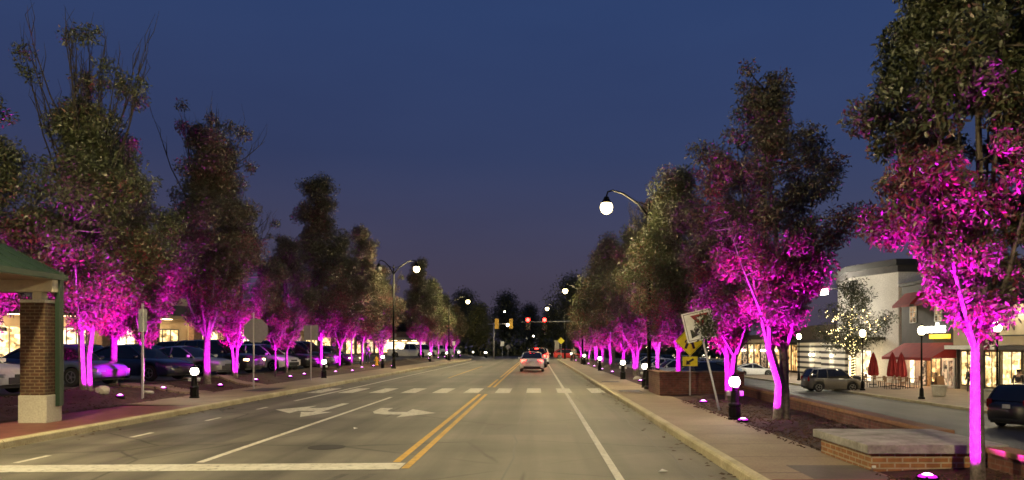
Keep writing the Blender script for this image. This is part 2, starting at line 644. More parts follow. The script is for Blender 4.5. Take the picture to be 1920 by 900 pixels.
# sidewalks: flags with joints cut between them, one mesh each
def flags(name, x0, x1, y0, y1, z0, z1, step, mat, gap=.022):
    """flag stones from x0 (height z0) to x1 (height z1)"""
    mb = MB()
    y = y0
    while y < y1 - .05:
        e = min(y + step, y1) - gap
        mb.add([(x0, y, z0), (x1, y, z1), (x1, e, z1), (x0, e, z0)], [(0, 1, 2, 3)])
        y += step
    return mb.build(name, mat, kind='structure')
sheet('left_walk_bed', -12.1, -9.86, -10, 112, .13, M['joint'])
M['paver'] = brick('red_pavers', (.20, .075, .055), (.27, .11, .08), (.20, .12, .09))
sheet('left_paver_walk', -12.05, -9.885, -10, 22.3, .152, mottled('red_paver_walk', (.12, .042, .030), (.19, .075, .052), 2.5, .55, fine=18))
flags('left_sidewalk', -9.885, -12.05, 22.32, 112, .152, .185, 1.6, M['walk'])
sheet('right_walk_bed', 2.98, 5.0, -10, 112, .13, M['joint'])
flags('right_sidewalk', 2.985, 4.62, 10.4, 112, .152, .156, 1.55, M['walk'])
flags('near_right_sidewalk', 2.985, 4.62, 1.1, 10.39, .152, .156, 1.55, M['walk'])
sheet('walk_patch', 3.55, 4.58, 9.85, 11.0, .160, mottled('dark_patch', (.075, .065, .055), (.11, .095, .08), 3, .7))
sheet('red_band', 2.99, 4.6, 9.45, 9.83, .161, mottled('red_band_brick', (.17, .06, .045), (.23, .09, .065), 4, .75))
for y in (29.2, 37.2):
    sheet('drain_grate', 3.15, 4.0, y, y + 1.1, .160, M['dark'])
sheet('drain_cover', -11.3, -10.3, 29.3, 31.6, .178, M['dark'])

# mulch beds
def bed(name, x0, x1, y0, y1, zf, mat, nx=10, step=.5):
    ny = max(2, int((y1 - y0) / step))
    mb = MB()
    v = []
    for j in range(ny + 1):
        for i in range(nx + 1):
            x = x0 + (x1 - x0) * i / nx
            y = y0 + (y1 - y0) * j / ny
            v.append((x, y, zf(i / nx, x, y)))
    f = [(j * (nx + 1) + i, j * (nx + 1) + i + 1, (j + 1) * (nx + 1) + i + 1, (j + 1) * (nx + 1) + i) for j in range(ny) for i in range(nx)]
    mb.add(v, f)
    return mb.build(name, mat, smooth=True, kind='structure')
def left_z(t, x, y):
    return .17 + (LOT_L - .17) * (t * t * (3 - 2 * t)) + rough_z(x, y) * (1.6 * math.sin(math.pi * t)) + .22 * max(0, math.sin(y * .55 + 1.2)) * math.sin(math.pi * t) ** 2
bed('left_mulch_bed', -12.02, -15.2, 5, 92, left_z, M['mulch'])
def right_z(t, x, y):
    return .148 + rough_z(x, y) * math.sin(math.pi * min(1, t * 1.2)) + .05 * math.sin(math.pi * t)
bed('right_mulch_bed', 4.60, 7.62, 4, 112, right_z, M['mulch'])
def bz_left(x, y):
    return left_z((-12.02 - x) / 3.18, x, y)
def bz_right(x, y):
    return right_z((x - 4.6) / 3.02, x, y)

# two little concrete paths through the left bed
for y in (27.4, 33.0):
    mb = MB()
    for i in range(8):
        xa, xb = -12.0 - i * .42, -12.0 - (i + 1) * .42
        za = left_z(min(1, (i * .42) / 3.18), xa, y) + .07
        zb = left_z(min(1, ((i + 1) * .42) / 3.18), xb, y) + .07
        if i == 0:
            za = .19
        mb.add([(xa, y, za), (xb, y + .1, zb), (xb, y + 1.2, zb), (xa, y + 1.1, za),
                (xa, y, za - .3), (xb, y + .1, zb - .3), (xb, y + 1.2, zb - .3), (xa, y + 1.1, za - .3)],
               [(0, 1, 2, 3), (0, 1, 5, 4), (2, 3, 7, 6)])
    mb.build('bed_path', M['walk'], kind='structure')

# loose mulch chips lying on the beds nearest the camera
rnd = random.Random(11)
mb = MB()
for k in range(4200):
    if rnd.random() < .7:
        y = 8.4 + 16 * rnd.random() ** 1.5
        x = 4.45 + 2.4 * rnd.random() ** 1.3
        z = (bz_right(x, y) if x > 4.6 else .158) + .012
        if x < 4.6 and rnd.random() < .6:
            continue
        if 4.3 < x < 6.5 and 10.2 < y < 12.6:
            continue
    else:
        y = 18.5 + 18 * rnd.random()
        x = -11.95 - 2.8 * rnd.random()
        z = bz_left(x, y) + .015
    a = rnd.random() * 6.28
    s = rnd.uniform(.025, .09)
    mb.box((x, y, z), (s, s * .3, .012), a, rnd.uniform(-.5, .5), rnd.uniform(-.5, .5))
mb.build('mulch_chips', M['chip'], kind='stuff')

# fallen leaves and scraps in the gutter
mb = MB()
for k in range(240):
    side = rnd.random()
    y = 7 + 40 * rnd.random() ** 1.6
    x = 2.80 - .5 * rnd.random() ** 2.5 if side < .6 else -9.70 + .6 * rnd.random() ** 2
    s = rnd.uniform(.03, .07)
    a = rnd.random() * 6.28
    mb.add([(x + s * math.cos(a + q), y + s * math.sin(a + q) * (.5 + .5 * (i % 2)), .008 + .012 * (i % 2)) for i, q in enumerate((0, 1.57, 3.14, 4.71))], [(0, 1, 2, 3)])
mb.build('gutter_leaves', M['chip'], kind='stuff')

# the lower parking street on the right: kerb and pavement before the shops
M['shopwalk'] = mottled('shop_pavement', (.20, .15, .11), (.30, .23, .165), .8, .7, fine=18)
mb = MB().span((22.0, -20, LOT_R - .05), (22.25, 106, LOT_R + .15))
mb.build('shop_kerb', M['kerb'], kind='structure', bevel=.03)
mb = MB().span((22.26, -20, LOT_R - .05), (32.0, 106, LOT_R + .146))
mb.build('shop_pavement', M['shopwalk'], kind='structure')
for i, y in enumerate(np.arange(52, 104, 2.9)):
    sheet('bay_line', 17.2, 21.8, y, y + .12, LOT_R + .006, M['old_white'])
for y in range(16, 100, 6):
    sheet('lane_line', 13.2, 13.32, y, y + 2.6, LOT_R + .006, M['old_white'])
for i, y in enumerate(np.arange(26, 66, 3.0)):
    sheet('left_bay_line', -20.0, -15.3, y, y + .1, LOT_L + .004, M['old_white'])

# ------------------------------------------------------------------ painted road markings
def poly(name, pts, mat, z=.005):
    return MB().add([(x, y, z) for x, y in pts], [tuple(range(len(pts)))]).build(name, mat, kind='structure')
def strip(name, x, w, y0, y1, mat, z=.005):
    return poly(name, [(x - w / 2, y0), (x + w / 2, y0), (x + w / 2, y1), (x - w / 2, y1)], mat, z)
strip('yellow_centre_line', -2.27, .12, 12.35, 30.2, M['yellow_line'])
strip('yellow_centre_line', -2.02, .12, 11.7, 30.2, M['yellow_line'])
strip('yellow_centre_line', -2.27, .12, 35.4, 44, M['yellow_line'])
strip('yellow_centre_line', -2.02, .12, 35.4, 108, M['yellow_line'])
strip('yellow_centre_line', -2.27, .12, 47, 108, M['yellow_line'])
strip('yellow_turn_line', -5.35, .12, 46, 74, M['yellow_line'])
strip('white_edge_line', 1.15, .12, 3, 108, M['white_line'])
strip('white_lane_line', -5.41, .13, 12.3, 28.4, M['white_line'])
strip('white_bay_line', -8.35, .12, 26.4, 104, M['white_line'])
for y in (8.7, 12.25, 15.75, 19.3, 22.8):
    strip('lane_dash', -8.33, .11, y, y + .85, M['white_line'])
poly('stop_line', [(-9.5, 11.25), (-2.1, 11.6), (-2.1, 12.25), (-9.5, 11.95)], M['white_line'], .006)
for k in range(10):
    x = -9.05 + 1.27 * k
    strip('crosswalk_bar', x + (.1 if x > 2 else 0), .60, 31.0, 34.4, M['old_white'], .007)
# arrow: straight ahead and turn (facing the camera)
poly('turn_arrow', [(-6.42, 25.2), (-6.18, 25.2), (-6.18, 21.9), (-5.85, 21.9), (-6.28, 20.3), (-6.75, 21.9), (-6.42, 21.9), (-6.42, 22.2), (-6.7, 22.25),
                    (-6.95, 22.3), (-6.95, 21.5), (-7.75, 22.7), (-6.95, 24.2), (-6.95, 23.3), (-6.6, 23.3), (-6.42, 23.6)], M['old_white'])
poly('turn_arrow', [(-4.75, 23.3), (-4.72, 22.0), (-4.55, 21.4), (-4.2, 21.1), (-3.72, 21.1), (-3.72, 20.2), (-2.85, 21.55), (-3.72, 22.9), (-3.72, 21.9),
                    (-4.1, 21.9), (-4.32, 22.1), (-4.38, 22.6), (-4.38, 23.3)], M['old_white'])
# tar seams and tyre rubber on the asphalt
M['tar'] = plain('tar_seam', (.035, .033, .030), .5)
rnd = random.Random(5)
def seam(name, pts, w, mat, z=.003):
    mb = MB()
    for (a, b) in zip(pts[:-1], pts[1:]):
        d = Vector((b[0] - a[0], b[1] - a[1], 0)).normalized()
        nx_, ny_ = -d.y * w / 2, d.x * w / 2
        mb.add([(a[0] - nx_, a[1] - ny_, z), (a[0] + nx_, a[1] + ny_, z), (b[0] + nx_, b[1] + ny_, z), (b[0] - nx_, b[1] - ny_, z)], [(0, 1, 2, 3)])
    return mb.build(name, mat, kind='structure')
seam('tar_seam', [(-.45 + rnd.uniform(-.06, .06), y) for y in np.arange(4, 60, 1.1)], .035, M['tar'])
seam('tar_seam', [(2.25 + rnd.uniform(-.05, .05), y) for y in np.arange(4, 70, 1.3)], .03, M['tar'])
seam('tar_seam', [(-6.9 + rnd.uniform(-.06, .06), y) for y in np.arange(6, 50, 1.2)], .03, M['tar'])
for y0_ in (14.6, 27.1, 39.5):
    seam('tar_seam', [(x, y0_ + rnd.uniform(-.07, .07)) for x in np.arange(-9.6, 2.8, .8)], .04, M['tar'])
sheet('asphalt_patch', -1.2, .7, 16.2, 18.4, .0035, road_mat('patch_asphalt', (.095, .09, .082)))
sheet('asphalt_patch', -8.0, -6.1, 14.9, 16.4, .0035, M['lot'])
MB().lathe([(.34, .002), (.34, .006), (.30, .007), (.01, .007)], 24, (-3.9, 14.2, 0)).build('manhole_cover', M['dark'], kind='structure')
M['rubber'] = mottled('tyre_rubber_mark', (.055, .052, .047), (.10, .095, .085), 6, .7)
for x in (-3.15, -2.75):
    poly('tyre_mark', [(x, 9.6), (x + .16, 9.6), (x + .42, 11.2), (x + .30, 11.2)], M['rubber'], .0045)
# scraps of paper lying on the road
for i, (x, y, lab) in enumerate(((1.86, 11.35, 'small white paper scrap on the road near the right kerb'), (-4.1, 17.35, 'pale flattened scrap on the road before the curved turn arrow'))):
    a = i + .4
    o = MB().add([(.09, .0, .0), (.02, .07, .03), (-.08, .02, .0), (-.03, -.06, .02)], [(0, 1, 2, 3)]).build('paper_scrap', M['sign_white'], loc=(x, y, .012))
    o.rotation_euler[2] = a
    tag(o, lab, 'litter', 'scraps on the road')

# ------------------------------------------------------------------ retaining wall, planter wall, brick box, handrail
t = thing('retaining_wall', 'long low dark brick wall with orange coping between mulch bed and lower parking street', 'wall', (0, 0, 0))
pts = [(6.15, 2.0), (6.22, 10.38)], [(6.62, 12.5), (7.38, 27.2)]
body, cop = MB(), MB()
for (a, b) in pts:
    d = Vector((b[0] - a[0], b[1] - a[1], 0)).normalized()
    nrm = Vector((d.y, -d.x, 0))
    for mbx, w, z0, z1 in ((body, .14, -1.45, .42), (cop, .17, .42, .50)):
        q = []
        for p in (a, b):
            for s in (-w, w):
                q.append(Vector((p[0], p[1], 0)) + nrm * s)
        poly4 = [q[0], q[1], q[3], q[2]]
        mbx.add([(p.x, p.y, z0) for p in poly4] + [(p.x, p.y, z1) for p in poly4], [(0, 1, 2, 3), (4, 5, 6, 7), (0, 1, 5, 4), (1, 2, 6, 5), (2, 3, 7, 6), (3, 0, 4, 7)])
body.build('wall_body', M['brick_wall'], t)
cop.build('coping', M['coping'], t, bevel=.012)
MB().span((7.24, 27.5, -1.45), (7.5, 108, .12)).build('lower_wall', M['brick_wall'], t)

t = thing('planter_wall', 'taller dark brick planter wall end behind the yellow pedestrian sign', 'wall', (0, 0, 0))
MB().span((4.28, 26.95, .1), (7.25, 27.4, .93)).span((4.28, 27.4, .1), (4.6, 29.6, .93)).build('wall_body', M['brick_wall'], t)
MB().span((4.25, 26.92, .932), (7.28, 27.43, .99)).span((4.25, 27.432, .932), (4.63, 29.63, .99)).build('coping', M['brick_wall'], t, bevel=.01)

t = thing('brick_box', 'low square brick box with thick grey concrete lid beside the nearest magenta tree', 'brick box', (5.42, 11.42, .12))
MB().box((0, 0, .13), (1.72, 1.86, .30)).build('brick_base', M['brick_box'], t)
MB().box((0, 0, .345), (1.92, 2.06, .125)).build('concrete_lid', M['slab'], t, bevel=.012)
t2 = MB().span((-.9, -1.05, .1), (-.85, -1.032, .13)).build('lid_scar', M['sign_white'], t)

t = thing('handrail', 'black metal handrail beside the street lamp and brick planter wall', 'handrail', (4.55, 31.4, .15))
for y in (0, -2.4):
    mb = MB().tube([(0, y, 0), (0, y, .85)], .03)
    mb.build('post', M['black'], t)
MB().tube([(0, .15, .82), (0, .05, .88), (0, -2.5, .88), (0, -2.55, .82)], .03).build('top_rail', M['black'], t)
MB().tube([(0, 0, .45), (0, -2.4, .45)], .02).build('lower_rail', M['black'], t)
for y in (-.6, -1.2, -1.8):
    MB().tube([(0, y, .45), (0, y, .86)], .012, 6).build('baluster', M['black'], t)

# ------------------------------------------------------------------ shelter at the left edge
t = thing('shelter', 'open shelter with green hipped metal roof on a square brick column', 'shelter', (-11.3, 17.45, .15))
MB().box((.0, 0, .31), (.64, .56, .62)).build('column_base', M['concrete'], t, bevel=.01)
MB().box((-.02, 0, 1.66), (.56, .48, 2.08)).build('brick_column', M['brick'], t)
MB().box((-.02, 0, 2.735), (.60, .52, .07)).build('column_cap', M['concrete'], t, bevel=.01)
MB().box((.36, .12, 1.89), (.11, .16, 3.06)).build('corner_post', M['green'], t, bevel=.01)
MB().span((-1.6, -.16, 2.95), (.38, .2, 3.22)).build('end_beam', M['soffit'], t)
MB().span((-.10, -.12, 2.772), (.10, .10, 2.95)).build('post_stub', M['soffit'], t)
# roof: hip with its far end near the column
ex0, ex1, ey0, ey1, ez = -2.4, .42, -8.0, .32, 3.36
MB().span((ex0 + .05, ey0, 3.222), (ex1 - .05, ey1 - .05, 3.26)).build('soffit', M['soffit'], t)
rg = [(-.85, ey0 + .9, 4.05), (-.85, .0, 4.05)]
v = [(ex0, ey0, ez), (ex1, ey0, ez), (ex1, ey1, ez), (ex0, ey1, ez)] + rg
mb = MB().add(v + [(p[0], p[1], p[2] - .05) for p in v[:4]], [(1, 2, 5, 4), (2, 3, 5), (3, 0, 4, 5), (0, 1, 4), (0, 1, 7, 6), (1, 2, 8, 7), (2, 3, 9, 8), (3, 0, 6, 9)])
for k in range(16):                       # standing seams
    y = ey0 + .5 + k * .5
    tt = min(1, (ey1 - y) / .32)
    mb.tube([(ex1, y, ez + .012), (ex1 + (-.85 - ex1) * tt, y, ez + .012 + (4.05 - ez) * tt)], .014, 4)
mb.build('roof', M['green'], t)
MB().span((ex1 - .03, ey0, 3.23), (ex1 + .02, ey1, 3.355)).span((ex0, ey1 - .02, 3.23), (ex1 - .032, ey1 + .02, 3.355)).build('fascia', M['green'], t)
MB().span((-1.6, -5.0, 3.15), (-1.2, -.9, 3.21)).build('ceiling_light', emit('shelter_light', (1.0, .72, .40), 5), t)
for y in (-7.3,):
    MB().box((.0, y, 1.4), (.56, .48, 2.8)).build('brick_column', M['brick'], t)

# ------------------------------------------------------------------ street lamps
def street_lamp_mesh(t, H, arms, base_h=.9):
    MB().lathe([(.20, 0), (.20, .12), (.15, .16), (.13, .75), (.15, .78), (.10, .86), (.085, .9)], 12).build('base', M['black'], t, smooth=False)
    MB().tube([(0, 0, .88), (0, 0, H)], [.085, .055], 10).build('pole', M['black'], t, smooth=True)
    MB().lathe([(.07, H - .02), (.085, H + .02), (.05, H + .08), (.02, H + .2), (.001, H + .24)], 10).build('finial', M['black'], t)
    for (dx, lit) in arms:
        s = 1 if dx > 0 else -1
        L = abs(dx)
        arm = [(0, 0, H - .5), (s * L * .25, 0, H + .02), (s * L * .6, 0, H + .45), (s * L * .85, 0, H + .58), (s * L * .97, 0, H + .52), (s * L, 0, H + .34)]
        a = MB().tube(arm, [.05, .045, .04, .036, .034, .034], 8)
        a.tube([(0, 0, H - .05), (s * L * .4, 0, H + .2)], .018, 6)
        a.build('arm', M['black'], t, smooth=True)
        hd = MB().lathe([(.03, .36), (.09, .34), (.13, .24), (.20, .12), (.22, .08)], 14, (s * L, 0, H - .02)).build('lamp_head', M['black'], t, smooth=True)
        MB().lathe([(.19, .08), (.245, -.02), (.25, -.12), (.20, -.26), (.10, -.34), (.01, -.36)], 16, (s * L, 0, H - .02)).build('globe', M['globe'] if lit else M['globe_off'], hd, smooth=True)
    return t
G = 'gooseneck street lamps along the road'
street_lamp_mesh(thing('street_lamp', 'tall black gooseneck street lamp beside the railing, its lit globe against open sky', 'street lamp', (4.5, 31, .15), 0, G), 7.45, [(-1.72, True)])
street_lamp_mesh(thing('street_lamp', 'two armed black street lamp on the left walk with one globe lit', 'street lamp', (-11.25, 60, .17), 0, G), 7.9, [(1.8, True), (-1.15, False)])
street_lamp_mesh(thing('street_lamp', 'street lamp rising among right-hand trees, just above and right of the red signals', 'street lamp', (4.5, 77, .15), 0, G), 7.45, [(-1.72, True)])
street_lamp_mesh(thing('street_lamp', 'farthest street lamp on the right, globe close above the red signal lights', 'street lamp', (4.0, 112.5, .15), 0, G), 7.45, [(-2.6, True)])
street_lamp_mesh(thing('street_lamp', 'far lit street lamp at the end of the left tree row', 'street lamp', (-11.2, 97, .17), 0, G), 7.55, [(2.4, True)])
# the same lamps stand on just outside the frame
street_lamp_mesh(thing('street_lamp', 'nearest black street lamp on the left walk beside the shelter', 'street lamp', (-11.25, 11.0, .15), 0, G), 7.9, [(1.8, True)])
street_lamp_mesh(thing('street_lamp', 'nearest black street lamp on the right walk beside the photographer', 'street lamp', (4.5, -4.0, .15), 0, G), 7.45, [(-1.72, True)])

# ------------------------------------------------------------------ short lantern bollards
def lantern_bollard(label, loc):
    t = thing('lantern_bollard', label, 'bollard light', loc, 0, 'short black lantern bollards')
    base = MB().lathe([(.155, 0), (.155, .05), (.13, .07), (.125, .30), (.145, .33), (.145, .37), (.10, .42), (.085, .60), (.07, .66), (.075, .70), (.05, .73)], 14)
    for k in range(8):
        a = k * math.pi / 4
        base.tube([(.128 * math.cos(a), .128 * math.sin(a), .08), (.125 * math.cos(a), .125 * math.sin(a), .29)], .016, 5)
    base.build('base', M['black'], t)
    MB().lathe([(.06, .73), (.10, .74), (.105, .77), (.06, .775)], 12).build('lantern_collar', M['black'], t)
    MB().lathe([(.07, .776), (.115, .81), (.135, .87), (.135, .91), (.115, .97), (.08, 1.0)], 14).build('lantern_glass', M['lantern'], t, smooth=True)
    MB().lathe([(.10, 1.002), (.115, 1.01), (.07, 1.05), (.02, 1.08), (.001, 1.09)], 12).build('lantern_cap', M['black'], t)
    cg = MB()
    for k in range(4):
        a = math.pi / 4 + k * math.pi / 2
        cg.tube([(.10 * math.cos(a), .10 * math.sin(a), .77), (.148 * math.cos(a), .148 * math.sin(a), .89), (.11 * math.cos(a), .11 * math.sin(a), 1.01)], .008, 4)
    cg.build('lantern_cage', M['black'], t)
    for s in (-1, 1):
        MB().box((s * .15, -.02, .62), (.09, .07, .11)).build('outlet_box', M['steel'], t, bevel=.008)
    return t
lb = [((4.62, 18.0, .15), 'black lantern bollard lit beside the leaning signpost'),
      ((4.52, 32.3, .15), 'lit lantern bollard right against the right street lamp pole'),
      ((4.5, 40.5, .15), 'lit lantern bollard between the lamp pole and farther right trees'),
      ((4.5, 55.5, .15), 'lit lantern bollard halfway down the right walk, third past the lamp pole'),
      ((4.5, 74, .15), 'small far lantern bollard near the person on the right walk'),
      ((4.2, 95, .15), 'farthest right lantern bollard before the crossing street'),
      ((-11.35, 25.4, .16), 'lit lantern bollard nearest on the left, before the navy sedan'),
      ((-11.6, 41.7, .17), 'lit lantern bollard beside the square sign back'),
      ((-12.2, 60.5, .2), 'lit lantern bollard just left of the two armed street lamp'),
      ((-12.2, 87, .2), 'far lantern bollard below the pickup end of the far left trees'),
      ((-12.2, 103, .2), 'far lantern bollard in the middle of the far left trees'),
      ((-12.2, 119, .2), 'farthest left lantern bollard near the crossing')]
for loc, lab in lb:
    lantern_bollard(lab, loc)
for i, (x, y) in enumerate(((-9.6, 140), (-8.9, 133), (-12.6, 150))):
    lantern_bollard(['tiny far lantern beyond the crossing under the left signal mast', 'tiny far lantern low beside the left signal mast', 'tiny far lantern left of the mast among dark trees'][i], (x, y, .02))
# ------------------------------------------------------------------ trees
def leaf_mesh(name, P, N, size, mat, rng, six=False, stretch=.34):
    """P leaf positions, N rough normals -> one mesh of separate leaf blades"""
    n = len(P)
    d = rng.normal(size=(n, 3))
    d[:, 2] -= .45
    d /= np.linalg.norm(d, axis=1)[:, None]
    b = np.cross(d, N + rng.normal(size=(n, 3)) * .6)
    b /= np.linalg.norm(b, axis=1)[:, None] + 1e-6
    nn = np.cross(b, d)
    s = size * rng.uniform(.65, 1.3, n)[:, None]
    w = s * stretch * rng.uniform(.75, 1.2, n)[:, None]
    if six:
        V = np.stack([P, P + d * s * .35 + b * w * .5 + nn * s * .06, P + d * s * .7 + b * w * .38 + nn * s * .03, P + d * s - nn * s * .08,
                      P + d * s * .7 - b * w * .38 + nn * s * .03, P + d * s * .35 - b * w * .5 + nn * s * .06], 1)
        k = 6
    else:
        V = np.stack([P, P + d * s * .45 + b * w * .5, P + d * s, P + d * s * .45 - b * w * .5], 1)
        k = 4
    me = bpy.data.meshes.new(name)
    me.vertices.add(n * k)
    me.vertices.foreach_set('co', V.reshape(-1).astype(np.float32))
    me.loops.add(n * k)
    me.loops.foreach_set('vertex_index', np.arange(n * k, dtype=np.int32))
    me.polygons.add(n)
    me.polygons.foreach_set('loop_start', np.arange(0, n * k, k, dtype=np.int32))
    me.update(calc_edges=True)
    me.materials.append(mat)
    return me

def make_tree(seed, H, th, Rm, leaves, size, mat, clumps=110, r0=.14, fr=.52, fs=.6, lowd=.85, opn=.5, widest=.32, bare=0.0, six=False, lean=0.0, top_pow=.9, stems=1, sig=.30, twig=.010, lobes=.22):
    """returns trunk mesh and crown mesh; crown from th up to H, half width Rm"""
    rng = np.random.default_rng(seed)
    rd = random.Random(seed)
    mb = MB()
    leafH = H * (1 - bare)
    def env(t):                                   # half width at t = 0..1 up the crown
        if t < widest:
            return Rm * (.12 + .88 * (t / widest) ** 1.05)
        return Rm * max(.05, (1 - ((t - widest) / (1 - widest)) ** 1.6)) ** top_pow
    # trunk and main limbs
    tops = []
    fork = th * .92
    base = []
    for s in range(stems):
        ox = 0 if stems == 1 else (s - (stems - 1) / 2) * r0 * 1.5
        base.append((ox, rd.uniform(-.04, .04)))
        pts = [(ox * .9, 0, -.1), (ox, base[-1][1], .02), (ox * 1.1 + rd.uniform(-.04, .04), base[-1][1] + rd.uniform(-.05, .05), fork * .5), (ox * 2.0 + lean * .3, base[-1][1] * 2, fork), (ox * 2.2 + lean * .35, base[-1][1] * 2.2, fork + .25)]
        mb.tube(pts, [r0 * 1.35, r0 * 1.05, r0 * .92, r0 * .82, r0 * .6], 12, cap=False)
        tops.append(Vector(pts[-2]))
    limbs = []
    nl = 8
    for i in range(nl):
        b = tops[i % stems]
        a = 2 * math.pi * (i / nl) + rd.uniform(-.3, .3)
        zt = th + (leafH - th) * rd.uniform(.35, .8)
        rr = env((zt - th) / (leafH - th)) * rd.uniform(.45, .75)
        e = Vector((rr * math.cos(a) + lean, rr * math.sin(a), zt))
        m1 = b.lerp(e, .30) + Vector((math.cos(a), math.sin(a), 0)) * rr * .18
        m2 = b.lerp(e, .65) + Vector((math.cos(a), math.sin(a), 0)) * rr * .14
        pts = [b - Vector((0, 0, .15)), m1, m2, e]
        mb.tube(pts, [r0 * .50, r0 * .34, r0 * .2, r0 * .07], 7, cap=False)
        limbs.append(pts)
    lead = [tops[0], Vector((lean * .4 + .08, .05, th + (leafH - th) * .35)), Vector((lean * .7 - .06, 0, th + (leafH - th) * .7)), Vector((lean, 0, leafH * .98))]
    mb.tube(lead, [r0 * .7, r0 * .5, r0 * .28, r0 * .06], 8, cap=False)
    limbs.append(lead)
    lp = np.array([[*(Vector(p).lerp(Vector(q), f))] for pts in limbs for p, q in zip(pts[:-1], pts[1:]) for f in (.0, .25, .5, .75, 1.0)])
    # clumps
    ph = rng.uniform(0, 6.28, 6)
    fingers = [(0, 0, 1.01)] + [(Rm * fr * math.cos(6.28 * i / 6 + ph[3]), Rm * fr * math.sin(6.28 * i / 6 + ph[3]), rng.uniform(.62, .97)) for i in range(6)]
    C, S = [], []
    for k in range(clumps):
        t = (k + rng.random()) / clumps
        t = t ** .95
        a = rng.uniform(0, 6.28)
        lob = 1 + lobes * (math.sin(3 * a + ph[0] + 5 * t) * .5 + math.sin(2 * a + ph[1] - 7 * t) * .5 + math.sin(9 * t + ph[2]) * .45)
        rr = env(t) * lob * max(rng.uniform(.12, 1.0) ** .55, opn - 2.2 * t)      # the crown is open round the fork
        x_, y_ = rr * math.cos(a), rr * math.sin(a)
        if t > fs:                                # the top breaks up into separate upright leaders
            ok = [f for f in fingers if f[2] >= t]
            fx, fy, ft = ok[rng.integers(len(ok))]
            g = env(t) / Rm
            spread = .50 * Rm * max(.25, 1 - t / (ft + .12)) ** .5
            q = min(1, (t - fs) / .15)
            x_ = x_ * (1 - q) + q * (fx * g + rng.normal() * spread * .6)
            y_ = y_ * (1 - q) + q * (fy * g + rng.normal() * spread * .6)
        c = np.array([x_ + lean * t, y_, th + (leafH - th) * t + rng.normal() * .12])
        C.append(c)
        S.append(sig * (0.55 + .6 * rng.random()) * (1 - .35 * t) * max(.8, Rm / 1.7) * min(1, .38 + 2.6 * t))
    if bare:
        # bare broom of twigs above the leaf mass with a few leaf tufts left on it
        for k in range(30):
            a = rd.uniform(0, 6.28)
            rr = Rm * rd.uniform(.05, .8)
            out = Vector((math.cos(a), math.sin(a), 0))
            b = out * rr * .25 + Vector((lean * .7, 0, th + (leafH - th) * rd.uniform(.5, .8)))
            hh = H * rd.uniform(.80, .99) - .3 * rr
            e = out * rr * 1.25 + Vector((lean, 0, hh))
            wob = lambda s_: Vector((rd.uniform(-s_, s_), rd.uniform(-s_, s_), 0))
            m1 = b.lerp(e, .45) + out * rr * .10 + wob(.06)
            m2 = b.lerp(e, .75) + out * rr * .05 + wob(.05)
            mb.tube([b, m1, m2, e], [.034, .022, .014, .005], 5, cap=False)
            for q in range(5):
                f = rd.uniform(.0, .9)
                p = m1.lerp(e, f)
                mb.tube([p, p + out * rd.uniform(.02, .2) + wob(.14) + Vector((0, 0, rd.uniform(.3, .5))), p + out * rd.uniform(.05, .3) + wob(.2) + Vector((0, 0, rd.uniform(.6, 1.1)))], [.012, .008, .003], 4, cap=False)
            if rd.random() < .5:
                C.append(np.array([e.x, e.y, e.z - rd.uniform(.0, 1.2)]))
                S.append(rd.uniform(.14, .30))
    C, S = np.array(C), np.array(S)
    for c in C[: clumps]:
        dist = ((lp - c) ** 2).sum(1) + 3 * np.maximum(0, lp[:, 2] - c[2] + .2) ** 2
        p = Vector(lp[dist.argmin()])
        e = Vector(c)
        mid = p.lerp(e, .5) + Vector((rd.uniform(-.08, .08), rd.uniform(-.08, .08), rd.uniform(-.12, .02)))
        mb.tube([p, mid, e], [twig * 2.4, twig * 1.6, twig * .6], 5)
    w = S ** 2.2 * np.clip(lowd + 2.2 * (C[:, 2] - th) / (H - th), lowd, 1.1)
    cnt = rng.multinomial(leaves, w / w.sum())
    idx = np.repeat(np.arange(len(C)), cnt)
    n = len(idx)
    off = rng.normal(size=(n, 3))
    off /= np.linalg.norm(off, axis=1)[:, None]
    off *= (rng.random(n) ** .45)[:, None]
    off *= S[idx][:, None] * 1.65 * np.array([1, 1, .85])
    P = C[idx] + off
    N = off + np.array([0, 0, .35]) * S[idx][:, None]
    N /= np.linalg.norm(N, axis=1)[:, None] + 1e-6
    tm = mb
    crown = leaf_mesh('crown', P, N, size, mat, rng, six)
    return tm, crown

class TreeKind:
    def __init__(self, *a, **k):
        tm, self.crown = make_tree(*a, **k)
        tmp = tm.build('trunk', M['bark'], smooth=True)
        self.trunk = tmp.data
        bpy.data.objects.remove(tmp)

def plant(kind, label, loc, scale=1.0, rz=0.0, name='street_tree', cat='tree', group=None, sz=None):
    t = thing(name, label, cat, loc, rz, group)
    t.scale = (scale, scale, sz or scale)
    for nm, me in (('trunk', kind.trunk), ('crown', kind.crown)):
        o = bpy.data.objects.new(nm, me)
        COL.objects.link(o)
        o.parent = t
    return t

